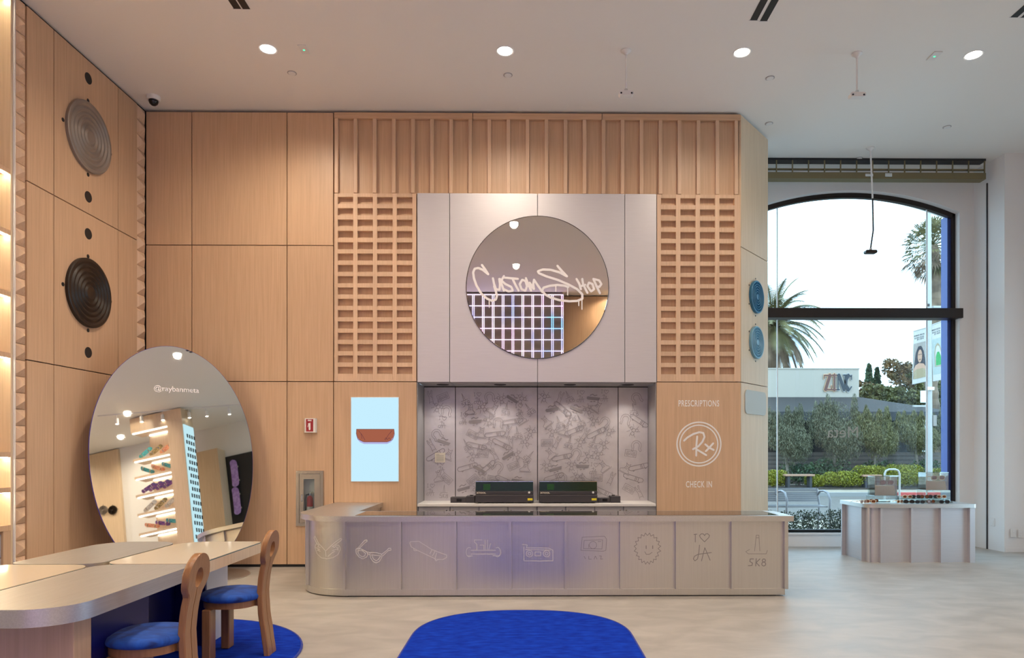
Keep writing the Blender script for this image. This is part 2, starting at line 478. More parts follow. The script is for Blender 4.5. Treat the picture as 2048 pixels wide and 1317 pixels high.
# ---- window wall with an arched opening
ue = 1919.0
wx1 = PY(ue, 700, YW).x
wxc = PY(1707, 700, YW).x
wx0 = 2 * wxc - wx1
zs, zt = PY(ue, 424, YW).z, PY(1707, 381, YW).z
wz0 = PY(1650, 1066, YW).z
rise = zt - zs; hw = (wx1 - wx0) / 2
RA = (hw * hw + rise * rise) / (2 * rise)
def arch(x, off=0.0):
    return zt - RA + math.sqrt(max((RA + off) ** 2 - (x - wxc) ** 2, 0))
def arcpts(x0, x1, off=0.0, n=28):
    return [(x0 + (x1 - x0) * i / n, arch(x0 + (x1 - x0) * i / n, off)) for i in range(n + 1)]
xcorner = PY(1948, 700, YW).x
TW = .34
ww = MB()
ww.box(A1.x - .3, wx0, YW, YW + TW, 0, CEIL + .3)
ww.box(wx1, XR + .3, YW, YW + TW, 0, CEIL + .3)
ww.box(wx0, wx1, YW, YW + TW, 0, wz0)
ww.prism(arcpts(wx0, wx1) + [(wx1, CEIL + .3), (wx0, CEIL + .3)], YW, YW + TW, 'y')
wall_window = ww.build('wall_window', 'white_paint')
tag(wall_window, 'white plaster wall around the arched shop window', kind='structure')
# pier to the right of the window
pY = PZ(2009, 1105, 0).y
px = PY(2009, 700, pY).x
wp = MB().prism([(xcorner, YW), (px, pY), (XR + .3, pY - .02), (XR + .3, YW)], 0, CEIL).build('wall_pier', 'white_paint')
tag(wp, 'white plaster pier to the right of the arched window', kind='structure')
MB().box(px + .01, XR, pY - .012, pY + .0, 0, .06).build('baseboard', 'white_paint', wp)
MB().box(xcorner - 1.0, xcorner, YW - .012, YW, 0, .05).build('baseboard', 'white_paint', wall_window)
# window frame, mullion, glass
win = thing('window_1', 'large arched shop window with dark bronze frame and heavy crossbar', None, (wxc, YW, wz0))
win['kind'] = 'structure'
FW = .045
FY0, FY1 = YW + .10, YW + .17
fm = MB()
arc_o, arc_i = arcpts(wx0, wx1, 0.0), arcpts(wx0 + FW, wx1 - FW, -FW * 1.6)
fm.prism(arc_o + arc_i[::-1], FY0, FY1, 'y')
fm.build('arch_frame', 'bronze', win)
MB().box(wx0, wx0 + FW, FY0, FY1, wz0, zs).build('side_frame', 'bronze', win)
MB().box(wx1 - FW, wx1, FY0, FY1, wz0, zs + .005).build('side_frame', 'bronze', win)
MB().box(wx1 - FW - .05, wx1 - FW, FY0 + .05, FY1 + .14, wz0, zs - .01).build('jamb_liner', 'blue_paint', win)
MB().box(wx0, wx1, FY0, FY1, wz0, wz0 + .035).build('sill_frame', 'black', win)
mz0, mz1 = PY(1730, 637, YW).z, PY(1730, 617.5, YW).z
MB().rbox(wx0 - .02, PY(1925.5, 700, YW - .03).x, YW - .05, FY1, mz0, mz1, .006).build('crossbar', 'bronze', win)
GY = YW + .135
for xa, xb in ((wx0, PY(1554.5, 700, GY).x), (PY(1554.5, 700, GY).x, PY(1853.5, 700, GY).x), (PY(1853.5, 700, GY).x, wx1 - FW)):
    MB().prism([(xa + .004, wz0 + .02), (xb - .004, wz0 + .02)] + [(x, z - .02) for x, z in arcpts(xb - .004, xa + .004, 0.0, 14)], GY, GY + .008, 'y').build('pane', 'window_glass', win)
for u in (1554.5, 1853.5):
    x = PY(u, 700, GY).x
    MB().box(x - .008, x + .008, GY - .006, GY + .012, wz0 + .02, arch(x) - .04).build('glass_joint', 'white_plastic', win)
MB().box(wx0, wx1, YW - .02, YW + .1, wz0 - .03, wz0).build('sill', 'white_paint', win)
# mirrored lettering stuck on the glass
mp_ = PY(1686, 866, GY - .004)
mb = MB()
text(mb, 'Meta', lambda x, y: (mp_.x - x + .0, mp_.y, mp_.z + y), size=.25, offset=0.0)
plain('faint_film', (0.34, 0.33, 0.28), .7); dc = mb.build('glass_lettering', 'faint_film', win)
# ---- far right wall with its own shop window, rear walls
wr = MB()
wr.box(XR, XR + .3, YR, 7.0, 0, CEIL); wr.box(XR, XR + .3, 9.3, YW, 0, CEIL)
wr.box(XR, XR + .3, 7.0, 9.3, 0, .25); wr.box(XR, XR + .3, 7.0, 9.3, 3.8, CEIL)
wall_right = wr.build('wall_right', 'white_paint')
tag(wall_right, 'white side wall with the long street window', kind='structure')
w2 = thing('window_2', 'long street window with dark posts in the side wall', None, (XR, 8.15, .25)); w2['kind'] = 'structure'
for y in (7.02, 8.1, 9.27):
    MB().box(XR + .1, XR + .18, y - .03, y + .03, .25, 3.8).build('post', 'bronze', w2)
for ya_, yb_ in ((7.05, 8.07), (8.13, 9.24)):
    MB().box(XR + .135, XR + .143, ya_, yb_, .26, 3.79).build('pane', 'window_glass', w2)
wre = MB().box(XL - 1.2, XR + .3, YR - .3, YR, 0, CEIL).build('wall_rear', 'white_paint')
tag(wre, 'rear wall of the shop behind the photographer', kind='structure')
wln = MB().box(XL - 1.2, XL - .95, YR, yn, 0, CEIL).build('wall_left_near', 'white_paint')
tag(wln, 'side wall behind the lit display shelving', kind='structure')

def portal(name, loc, rot, sx_, sy_):
    ld = bpy.data.lights.new(name, 'AREA'); ld.shape = 'RECTANGLE'; ld.size, ld.size_y = sx_, sy_
    ld.cycles.is_portal = True
    o = bpy.data.objects.new(name, ld); col.objects.link(o); o.location = loc; o.rotation_euler = rot
portal('daylight_portal', (wxc, YW + TW + .02, (wz0 + zt) / 2), (-math.pi / 2, 0, 0), wx1 - wx0, zt - wz0)
portal('daylight_portal', (XR + .32, 8.15, 2.02), (0, math.pi / 2, 0), 3.55, 2.3)
# ================================================================ hood, niche, back counter
hood = thing('metal_hood', 'brushed metal cupboard fronts with round mirror above the engraving niche', 'wall cabinet', ((NX0 + NX1) / 2, YB, NZ1))
HZ1 = ZB(388)
HU = [834.5, 899.5, 1075, 1249.5, 1313]
for a, b in zip(HU, HU[1:]):
    MB().rbox(XB(a) + .003, XB(b) - .003, YB - .012, YB + .05, NZ1, HZ1, .002).build('door_panel', 'steel_panel', hood)
MB().box(NX0 + .01, NX1 - .01, YB + .05, YB + .085, NZ1 + .002, HZ1).build('carcass', 'gap', hood)
# niche shell
YN = YB + DN
nb = thing('wall_niche', 'recessed niche under the metal hood', None, ((NX0 + NX1) / 2, YB, 0)); nb['kind'] = 'structure'
MB().box(NX0 - .02, NX1 + .02, YN + .012, YN + .05, 0, NZ1 + .1).build('backing', 'gap', nb)
MB().box(NX0 - .02, NX0, YB + .086, YN + .01, 0, NZ1).build('side_panel', 'grey_laminate', nb)
MB().box(NX1, NX1 + .02, YB + .086, YN + .01, 0, NZ1).build('side_panel', 'grey_laminate', nb)
MB().box(NX0 + .001, NX0 + .006, YB + .002, YN + .01, 0, NZ1 - .002).build('side_panel', 'grey_laminate', nb)
MB().box(NX1 - .006, NX1 - .001, YB + .002, YN + .01, 0, NZ1 - .002).build('side_panel', 'grey_laminate', nb)
SU = [834, 911, 1075, 1236, 1312.5]
xsn = [NX0 + .006, PY(911, 850, YN).x, PY(1075, 850, YN).x, PY(1236, 850, YN).x, NX1 - .006]
for a, b in zip(xsn, xsn[1:]):
    MB().box(a + .004, b - .004, YB + .086, YN + .01, NZ1 - .004, NZ1 + .02).build('soffit_panel', 'grey_laminate', nb)
zsh = PY(1066, 1008, YB).z      # shelf top
panels = []
for a, b in zip(xsn, xsn[1:]):
    panels.append(MB().box(a + .005, b - .005, YN - .01, YN + .01, zsh, NZ1 - .016).build('patterned_panel', 'silver_wallcover', nb))
for u in (885, 1000, 1140, 1256):
    x = PY(u, 769, YB + .25).x
    o = MB().lathe([(0, -.002), (.05, -.002), (.065, -.006), (.078, -.006), (.08, 0)], (x, YB + .27, NZ1 - .004), n=20).build('recessed_lamp', 'black', nb)
    disc_light((x, YB + .27, NZ1 - .03), 16, .04, 1.9, (1, .90, .80), .9, nb)
# ---------------------------------------------------------------- doodles (flat print)
def circ(cx, cy_, r, n=14, a0=0, a1=360, ry=None):
    ry = ry or r
    return [(cx + r * math.cos(math.radians(a0 + (a1 - a0) * i / n)), cy_ + ry * math.sin(math.radians(a0 + (a1 - a0) * i / n))) for i in range(n + 1)]
HEART = [(0, -.9), (-.8, 0), (-.95, .45), (-.6, .8), (-.2, .75), (0, .4), (.2, .75), (.6, .8), (.95, .45), (.8, 0), (0, -.9)]
def sh(pl, k=1, dx=0, dy=0): return [(x * k + dx, y * k + dy) for x, y in pl]
D = {}
D['board'] = [[(-.8, .2), (-.95, .05), (-.9, -.12), (-.7, -.2), (.7, -.2), (.93, -.1), (.98, .08), (.85, .2), (-.8, .2)], [(.2, .2), (.2, -.2)], [(.32, .2), (.32, -.2)], [(.5, .2), (.5, -.2)], [(-.6, -.22), (-.55, -.3), (-.45, -.22)], [(.55, -.22), (.6, -.3), (.7, -.22)]]
D['boombox'] = [[(-.9, -.5), (.9, -.5), (.9, .55), (-.9, .55), (-.9, -.5)], circ(-.5, -.1, .25, 10), circ(.5, -.1, .25, 10), [(-.15, -.2), (.15, -.2), (.15, .05), (-.15, .05), (-.15, -.2)], [(-.7, .3), (.7, .3)], circ(-.5, -.1, .1, 6), circ(.5, -.1, .1, 6)]
D['love'] = [[(-.55, .95), (-.35, .95)], [(-.45, .95), (-.45, .4)], [(-.55, .4), (-.35, .4)], sh(HEART, .38, .25, .65), [(-.1, .25), (-.05, -.1), (-.15, -.6), (-.35, -.85), (-.6, -.8), (-.55, -.5), (-.2, -.45), (.6, -.4)], [(.0, -.9), (.25, 0), (.5, -.9)], [(-.35, .05), (.1, .1)]]
D['flower'] = [circ(0, .1, .28, 8), circ(.4, .3, .22, 8), circ(-.4, .2, .22, 8), circ(.1, -.4, .25, 8)] + [[(.5 * math.cos(t), .5 * math.sin(t)), (.95 * math.cos(t + .2), .95 * math.sin(t + .2))] for t in (.2, 1.0, 1.9, 2.8, 3.6, 4.4, 5.3)]
D['arm'] = [[(-.28, -.95), (-.2, .0), (-.35, .5), (-.3, .9), (-.18, .9), (-.12, .4), (.05, .45), (.2, .95), (.32, .9), (.2, .3), (.25, 0), (.28, -.95)], [(-.1, .2), (.1, .1), (.12, -.1)], [(-.28, -.7), (.28, -.7)]]
D['shoe'] = [[(-.7, -.5), (-.75, -.2), (-.3, .05), (-.1, .5), (.35, .4), (.4, -.05), (.65, -.3), (.6, -.5), (-.7, -.5)], [(-.8, -.62), (.75, -.62), (.85, -.5)], [(-.1, .5), (-.3, .9), (.1, .7), (.35, .95), (.35, .4)], [(-.2, .1), (.15, .05)], [(-.12, .28), (.2, .2)]]
D['snake'] = [circ(0, 0, .7, 14, -30, 215), circ(0, 0, .42, 12, -30, 215), [(.6, -.35), (.75, -.7), (.55, -.85), (.35, -.6), (.36, -.21)], [(-.57, -.4), (-.7, -.75), (-.45, -.85), (-.34, -.24)]]
D['skate'] = [[(-.85, -.12), (.8, .0)], [(-.85, -.02), (.8, .1)], [(-.8, .08), (.85, .2)], [(-.75, -.22), (.75, -.1)], [(-.5, .35), (-.2, .55), (.1, .4), (.4, .55)], [(-.3, -.5), (-.1, -.45)], [(.1, -.4), (.3, -.35)]]
D['sk8'] = [[(-.12, -.1), (.0, .95), (.12, -.1)], [(-.5, -.12), (.5, -.12)], [(-.3, -.35), (-.55, -.35), (-.55, -.6), (-.3, -.6), (-.3, -.9), (-.6, -.9)], [(-.12, -.3), (-.12, -.9)], [(.12, -.3), (-.12, -.6), (.14, -.9)], circ(.42, -.47, .14, 8), circ(.42, -.76, .16, 8)]
kinds = ['board', 'love', 'flower', 'arm', 'shoe', 'snake', 'skate', 'sk8', 'boombox', 'board', 'flower']
rg = random.Random(11)
zlo, zhi = zsh + .08, NZ1 - .06
cell = .155
rows = int((zhi - zlo) / cell)
cols = int((NX1 - NX0) / cell)
bufs = [MB() for _ in panels]
for r in range(rows + 1):
    for c in range(cols + 1):
        x = NX0 + .1 + (c + .5 * (r % 2)) * cell + rg.uniform(-.03, .03); z = zlo + .06 + r * cell * 1.0 + rg.uniform(-.03, .03)
        kd = kinds[(r * 3 + c * 5 + rg.randint(0, 2)) % len(kinds)]
        k = {'board': .145, 'boombox': .085, 'love': .085, 'skate': .1}.get(kd, .095)
        th = rg.uniform(-.7, .7) if kd != 'love' else rg.uniform(-.15, .15)
        ct, st = math.cos(th), math.sin(th)
        pi = next((i for i in range(4) if xsn[i] + .02 + k * .7 < x < xsn[i + 1] - .02 - k * .7), None)
        if pi is None or z + k > NZ1 - .02: continue
        bufs[pi].strokes(D[kd], .055 if kd != 'skate' else .11, lambda px_, py_: (x + k * (px_ * ct - py_ * st), YN - .0115, z + k * (px_ * st + py_ * ct)))
for b, p in zip(bufs, panels):
    o = b.build('printed_doodles', 'doodle_ink', p); o['kind'] = 'stuff'
pn = PY(880, 916, YN - .02)
nt_ = thing('notice_card', 'small cream notice card on the patterned niche wall', 'notice', (pn.x, pn.y, pn.z - .07))
MB().box(pn.x - .068, pn.x + .068, YN - .018, YN - .0125, pn.z - .065, pn.z + .065).build('card', 'paper', nt_)
mb = MB()
for i in range(7):
    mb.box(pn.x - .05, pn.x + (.05 if i else -.01), YN - .0186, YN - .0181, pn.z + .042 - i * .015, pn.z + .046 - i * .015)
mb.build('printed_lines', 'etch_shaded_and_print', nt_)
# back counter
bc = thing('back_counter', 'white topped low counter with grey cupboard doors inside the niche', 'counter', ((NX0 + NX1) / 2, YB, 0))
MB().rbox(NX0 + .008, NX1 - .008, YB - .02, YN - .012, zsh - .035, zsh, .003).build('worktop', 'white_lacquer', bc)
MB().box(NX0 + .01, NX1 - .01, YB + .045, YN - .015, .0, zsh - .036).build('carcass', 'grey_laminate', bc)
du = [834.5, 899.5, 957.4, 1015.3, 1073.7, 1131, 1189, 1246.6, 1312]
for i, (a, b) in enumerate(zip(du, du[1:])):
    d = MB().rbox(XB(a) + .01, XB(b) - .003, YB + .02, YB + .044, .08, zsh - .04, .002).build('door', 'grey_laminate', bc)
    hx = XB(b) - .04 if i % 2 == 0 else XB(a) + .04
    MB().lathe([(0, -.012), (.011, -.012), (.011, 0)], (hx, YB + .02, zsh - .09), (0, 1, 0), 12).build('knob', 'chrome', d)
# two laser engravers with side boxes
def engraver(u0, u1, label):
    y0 = YB + .03; x0, x1 = PY(u0, 980, y0).x, PY(u1, 980, y0).x
    h = PY(u0, 964.5, y0).z - zsh
    t = thing('laser_engraver', label, 'laser engraver', ((x0 + x1) / 2, y0 + .2, zsh), 'laser engravers in the niche')
    MB().rbox(x0, x1, y0, y0 + .44, zsh + .012, zsh + h * .40, .006).build('base', 'charcoal', t)
    MB().rbox(x0 + .002, x1 - .002, y0 + .012, y0 + .43, zsh + h * .40 + .002, zsh + h * .57, .004).build('front_band', 'charcoal', t)
    lid = MB().prism([(y0 + .014, zsh + h * .575), (y0 + .43, zsh + h * .575), (y0 + .43, zsh + h), (y0 + .03, zsh + h)], x0 + .004, x1 - .004, 'x').build('lid', 'green_shield', t)
    MB().box(x0 + .004, x1 - .004, y0 + .028, y0 + .045, zsh + h + .0005, zsh + h + .008).build('trim', 'chrome', lid)
    MB().box(x0 + .1, x0 + .19, y0 + .0105, y0 + .0135, zsh + h * .62, zsh + h * .9).build('window_painted_glow', 'green_glow_paint', lid)  # lid window in lighter green, standing for a glow inside
    mb = MB(); xc, zc = x0 + .075, zsh + h * .485
    text(mb, 'XTOOL', lambda x, y: (xc + x, y0 + .0105, zc + y), size=.028, sx=1.25, offset=.0009)
    mb.build('lettering', 'paper', t)
    MB().lathe([(0, -.012), (.012, -.010), (.014, 0)], (x1 - .055, y0 + .012, zsh + h * .5), (0, 1, 0), 14).build('button', 'white_plastic', t)
    MB().box(x1 - .075, x1 - .012, y0 - .0012, y0 - .0002, zsh + h * .14, zsh + h * .24).build('warning_sticker', 'label_yellow', t)
    for dx in (.03, x1 - x0 - .07):
        MB().box(x0 + dx, x0 + dx + .04, y0 + .05, y0 + .09, zsh, zsh + .012).build('foot', 'black', t)
    return t, x0, x1, y0
engraver(950.5, 1067, 'black laser engraver with green lid, under the notice side of the niche')
engraver(1078.5, 1195, 'black laser engraver with green lid, towards the prescriptions panel')
def side_box(u0, u1, um, label, flip):
    y0 = YB + .12; xa, xb, xm = PY(u0, 995, y0).x, PY(u1, 995, y0).x, PY(um, 995, y0).x
    t = thing('engraver_attachment', label, 'machine part', ((xa + xb) / 2, y0 + .1, zsh), 'side units of the engravers')
    if flip:
        MB().rbox(xm, xb, y0, y0 + .2, zsh, zsh + .085, .004).build('housing', 'charcoal', t)
        MB().rbox(xa, xm - .001, y0 + .02, y0 + .18, zsh, zsh + .06, .003).build('arm', 'charcoal', t)
        kx = xm + .05
    else:
        MB().rbox(xm, xb, y0, y0 + .2, zsh, zsh + .085, .004).build('housing', 'charcoal', t)
        MB().rbox(xa, xm - .001, y0 + .02, y0 + .18, zsh, zsh + .072, .003).build('arm', 'charcoal', t)
        kx = xb - .05
    MB().box((xa + xm) / 2 - .02, (xa + xm) / 2 + .04, y0 + .012, y0 + .0195, zsh + .02, zsh + .05).build('slot', 'black_gloss', t)
    MB().lathe([(.022, 0), (.022, .012), (0, .012)], (kx, y0 + .1, zsh + .085), n=14).build('knob', 'black', t)
side_box(900.5, 949.5, 932, 'black side unit beside the engraver on the screen side', False)
side_box(1196, 1241, 1221, 'black side unit at the end of the worktop near prescriptions', True)
# round mirror with graffiti lettering
mc = PY(1075, 575, YB - .02); mr = PY(1217, 575, YB - .02).x - mc.x
rm = thing('round_mirror', 'round wall mirror lettered Custom Shop in white graffiti script', 'mirror', (mc.x, YB - .012, mc.z - mr))
MB().lathe([(0, 0), (mr - .004, 0), (mr, .003), (mr, .014)], (mc.x, YB - .027, mc.z), (0, 1, 0), 96).build('mirror_plate', 'mirror_warm', rm, smooth=30)
MB().lathe([(mr + .001, .002), (mr + .006, .002), (mr + .006, .0145), (mr + .001, .0145)], (mc.x, YB - .027, mc.z), (0, 1, 0), 96).build('rim', 'charcoal', rm, smooth=30)
zp = 2048 / 300.0
def cs(pts): return [(920 + x / zp, 510 + y / zp) for x, y in pts]
big = [cs([(300, 140), (340, 195), (385, 265)]), cs([(385, 265), (310, 205), (250, 180), (200, 190), (180, 240), (190, 320), (225, 420), (290, 530), (370, 600), (440, 630), (490, 610), (505, 560), (490, 500), (465, 430)]),
       cs([(1330, 150), (1385, 215), (1460, 295)]), cs([(1460, 295), (1370, 245), (1240, 205), (1130, 200), (1065, 225), (1075, 250), (1180, 295), (1340, 345), (1480, 405), (1600, 470), (1670, 540), (1670, 600), (1600, 630), (1490, 635), (1360, 620), (1240, 585), (1160, 540), (1120, 490), (1140, 450), (1220, 425), (1330, 412), (1420, 420), (1480, 440)])]
small = [cs([(450, 320), (465, 400), (490, 470), (540, 480), (545, 400), (535, 330)]), cs([(545, 330), (575, 420), (600, 490)]),
         cs([(600, 290), (565, 350), (620, 400), (700, 440), (720, 490), (660, 500), (600, 470)]), cs([(600, 310), (690, 320), (790, 330)]), cs([(720, 335), (760, 420), (800, 490)]),
         cs([(850, 340), (815, 400), (840, 470), (890, 490), (915, 430), (895, 360), (850, 340)]), cs([(900, 320), (930, 400), (970, 490), (950, 380), (1010, 470), (1000, 400), (1010, 340), (1070, 430), (1125, 510)]),
         cs([(1590, 330), (1630, 400), (1650, 470)]), cs([(1670, 330), (1680, 400), (1740, 520)]), cs([(1640, 430), (1710, 410)]), cs([(1760, 380), (1740, 430), (1790, 500), (1830, 470), (1810, 400), (1760, 380)]), cs([(1820, 330), (1860, 420), (1910, 525)]), cs([(1820, 330), (1900, 350), (1930, 400), (1900, 440), (1860, 430)])]
drips = [cs([(1665, 600), (1665, 745)]), cs([(1470, 445), (1470, 550)]), cs([(1308, 425), (1308, 500)]), cs([(1622, 630), (1622, 695)]), cs([(398, 620), (400, 720)])]
mb = MB()
mf = lambda u, v: tuple(PY(u, v, YB - .0285))
mb.strokes(big, 4.6, mf); mb.strokes(small, 4.4, mf); mb.strokes(drips, 2.2, mf)
mb.build('graffiti_lettering', 'frost_print', rm)
# prescriptions sign on the panel
sg = thing('prescription_sign', 'white lettering PRESCRIPTIONS, ringed Rx emblem and CHECK IN on maple panel', 'sign', (XB(1397), YB, ZB(980)))
def mapb(uc, vc):
    c = PY(uc, vc, YB - .0015)
    return lambda x, y: (c.x + x, c.y, c.z + y)
mb = MB(); text(mb, 'PRESCRIPTIONS', mapb(1397.5, 808), size=.112, sx=.60, offset=.0016, space=1.12); mb.build('lettering', 'white_print', sg)
mb = MB(); text(mb, 'CHECK IN', mapb(1398, 970), size=.112, sx=.60, offset=.0016, space=1.12); mb.build('lettering', 'white_print', sg)
k5 = 1317 / 260.0
em = MB()
mfe = lambda u, v: tuple(PY(u, v, YB - .0015))
em.strokes([circ(1397.8, 888.8, 43.8, 48)], 2.8, mfe); em.strokes([circ(1397.8, 888.8, 37.8, 48)], 2.6, mfe)
def rx(pts): return [(1300 + x / k5, 760 + y / k5) for x, y in pts]
em.strokes([rx([(345, 618), (380, 585), (440, 550), (500, 532), (540, 540), (552, 580), (530, 630), (490, 675), (435, 705)]), rx([(478, 575), (470, 660), (468, 770)]), rx([(470, 705), (520, 735), (570, 765)]), rx([(560, 655), (600, 690), (645, 712)]), rx([(640, 645), (600, 690), (565, 725)])], 3.9, mfe)
em.build('emblem', 'white_print', sg)
# screen
sx_0, sx_1, sz_0, sz_1 = XB(703), XB(797), ZB(963), ZB(796)
scn = thing('display_screen', 'lit pale blue portrait screen showing a brown glasses case', 'screen', ((sx_0 + sx_1) / 2, YB, sz_0))
MB().box(sx_0 - .006, sx_1 + .006, YB - .010, YB - .0005, sz_0 - .006, sz_1 + .006).build('bezel', 'white_plastic', scn)
MB().box(sx_0, sx_1, YB - .012, YB - .0105, sz_0, sz_1).build('picture', 'screen_glow', scn)
glow('case_glow', (0.42, 0.13, 0.075), 0.9); glow('case_dark', (0.16, 0.05, 0.06), 0.9); glow('case_light', (0.50, 0.50, 0.85), 0.9)
def pp(pts, off): return [(PY(u, v, YB - off).x, PY(u, v, YB - off).z) for u, v in pts]
cpts = [(713, 859), (788, 859), (788.5, 868), (786.5, 875), (782, 881), (774, 885), (728, 885), (720, 881.5), (715, 876), (712.5, 868)]
MB().prism(pp([(u, v + 3.6) for u, v in cpts], .013), YB - .0126, YB - .0121, 'y').build('shown_shadow', 'case_light', scn)
MB().prism(pp(cpts, .013), YB - .0132, YB - .0127, 'y').build('shown_case', 'case_glow', scn)
mb = MB(); mb.strokes([[(713, 859), (788, 859)], [(713, 859), (712.5, 868), (716, 879), (726, 884), (776, 884), (785, 880), (789, 870), (788, 859)], [(717, 862), (724, 870), (730, 881)], [(784, 862), (777, 870), (771, 881)], [(769, 880), (772, 876), (775, 880), (778, 876), (781, 879)], [(722, 868), (724, 878)]], .8, lambda u, v: tuple(PY(u, v, YB - .0135)))
mb.build('shown_outline', 'case_dark', scn)
# extinguisher sign (projecting V)
e0, e1, em_ = XB(608.5), XB(634), XB(614)
ez0, ez1 = ZB(866), ZB(838)
es = thing('extinguisher_sign', 'red and white fire extinguisher sign jutting from the maple wall', 'sign', ((e0 + e1) / 2, YB, ez0))
MB().prism([(e0, YB - .001), (em_, YB - .075), (e1, YB - .075), (e1 + .0, YB - .001)], ez0, ez1).build('sign_body', 'white_plastic', es)
MB().box(em_ + .012, e1 - .024, YB - .0768, YB - .0755, ez0 + .012, ez1 - .010).build('red_field', 'dark_red', es)
mb = MB(); ec, ezc = (em_ + e1) / 2 - .006, (ez0 + ez1) / 2
text(mb, 'FIRE', lambda x, y: (ec + x, YB - .0772, ez1 - .028 + y), size=.026, offset=.001)
mb.strokes([[(ec, ezc + .018), (ec, ezc - .05)]], .022, lambda x, z: (x, YB - .0772, z))
mb.strokes([[(ec - .018, ezc + .022), (ec + .012, ezc + .03)], [(ec - .012, ezc + .02), (ec - .022, ezc - .02)]], .006, lambda x, z: (x, YB - .0772, z))
mb.build('pictogram', 'white_print', es)
# extinguisher cabinet
c0, c1, cz0, cz1 = XB(593), XB(647.5), ZB(1052), ZB(942)
ec_ = thing('extinguisher_cabinet', 'steel framed wall cabinet with glazed door below the red sign', 'cabinet', ((c0 + c1) / 2, YB, cz0))
fw = .038
fm = MB()
fm.box(c0, c1, YB - .022, YB - .0005, cz1 - fw, cz1); fm.box(c0, c1, YB - .022, YB - .0005, cz0, cz0 + fw)
fm.box(c0, c0 + fw, YB - .022, YB - .0005, cz0 + fw, cz1 - fw); fm.box(c1 - fw, c1, YB - .022, YB - .0005, cz0 + fw, cz1 - fw)
fm.build('frame', 'steel_frame', ec_)
tb = MB(); k0, k1, kz0, kz1 = q0 + .002, q1 - .002, qz0 + .002, qz1 - .002
tb.box(k0, k1, YB + .08, YB + .0835, kz0, kz1); tb.box(k0, k0 + .003, YB + .002, YB + .08, kz0, kz1); tb.box(k1 - .003, k1, YB + .002, YB + .08, kz0, kz1); tb.box(k0, k1, YB + .002, YB + .08, kz1 - .003, kz1); tb.box(k0, k1, YB + .002, YB + .08, kz0, kz0 + .003)
tb.build('tub', 'white_plastic', ec_)
dm = MB(); d0, d1, dz0, dz1 = c0 + fw + .004, c1 - fw - .004, cz0 + fw + .004, cz1 - fw - .004
g0, g1, gz0, gz1 = XB(608), XB(629.5), dz0 + .06, ZB(958.5)
Yd0, Yd1 = YB - .018, YB - .008
dm.box(d0, g0, Yd0, Yd1, dz0, dz1); dm.box(g1, d1, Yd0, Yd1, dz0, dz1); dm.box(g0, g1, Yd0, Yd1, gz1, dz1); dm.box(g0, g1, Yd0, Yd1, dz0, gz0)
door = dm.build('door', 'steel_frame', ec_)
MB().box(g0, g1, Yd0 + .003, Yd0 + .006, gz0, gz1).build('glass', 'clear_glass', door)
hp = PY(603.5, 997, Yd0)
MB().rbox(hp.x - .008, hp.x + .008, Yd0 - .012, Yd0 - .0005, hp.z - .045, hp.z + .045, .004).build('handle', 'chrome', door)
# extinguisher inside it
YX = YB + .038
ex = PY(619.8, 1003, YX); bz = kz0 + .0035
fe = thing('fire_extinguisher', 'red fire extinguisher standing inside the steel wall cabinet', 'extinguisher', (ex.x, YX, bz))
zt_ = PY(619, 992, YX).z
MB().lathe([(0, 0), (.036, .002), (.038, .012), (.038, zt_ - bz - .05), (.032, zt_ - bz - .02), (.014, zt_ - bz), (0, zt_ - bz)], (ex.x, YX, bz), n=24).build('cylinder_body', 'red', fe, smooth=40)
MB().lathe([(.0387, 0), (.0387, .10)], (ex.x, YX, PY(619, 1030, YB).z), n=24).build('paper_label', 'white_plastic', fe, smooth=40)
MB().tube([(ex.x, YX, zt_ - .002), (ex.x, YX, zt_ + .03)], .014, 10).build('valve', 'chrome', fe)
MB().tube([(ex.x - .02, YX, zt_ + .022), (ex.x + .045, YX, zt_ + .05)], .006, 8).build('lever', 'chrome', fe)
MB().tube([(ex.x - .012, YX, zt_ + .015), (ex.x - .045, YX, zt_ + .01), (ex.x - .055, YX, zt_ - .05), (ex.x - .055, YX, bz + .06)], .009, 8).build('hose', 'black', fe, smooth=40)
# wall discs and round black ports
def ribbed_disc(M, r, mat, nd, dist, rd, t, gv=-.014):
    prof = [(0, -.03), (r * .12, -.032)]
    for i in range(5):
        a = r * (.18 + .15 * i)
        prof += [(a, -.036), (a + r * .055, gv), (a + r * .075, gv), (a + r * .125, -.036)]
    prof += [(r * .97, -.036), (r, -.03), (r, 0)]
    MB().lathe(prof, (0, 0, 0), (0, 1, 0), 64).tf(M).build('ribbed_plate', mat, t, smooth=25)
    for k in range(nd):
        an_ = math.pi / 2 + 2 * math.pi * k / nd
        MB().lathe([(0, -.004), (rd, -.003), (rd, 0)], (dist * math.cos(an_), 0, dist * math.sin(an_)), (0, 1, 0), 14).tf(M).build('fixing_stud', 'black', t)
LM = lambda p: Matrix(((0, -1, 0, p.x), (1, 0, 0, p.y), (0, 0, 1, p.z), (0, 0, 0, 1)))    # local x along +Y, local y into the wall (-X)
for v, mat, lab in ((275.5, 'disc_grey', 'large taupe ribbed disc high on the maple side wall'), (587, 'disc_black', 'large black ribbed disc lower on the maple side wall')):
    p = PX(176, v, XL); t = thing('ribbed_wall_disc', lab, 'wall disc', p, 'ribbed discs on the side wall')
    ribbed_disc(LM(p), .375, mat, 4, .405, .021, t, -.023)
for v in (157, 394, 468, 705.5):
    p = PX(176.5, v, XL)
    MB().lathe([(0, -.003), (.052, -.003), (.058, -.004), (.06, 0)], (0, 0, 0), (0, 1, 0), 24).tf(LM(p)).build('round_port', 'black', wl)
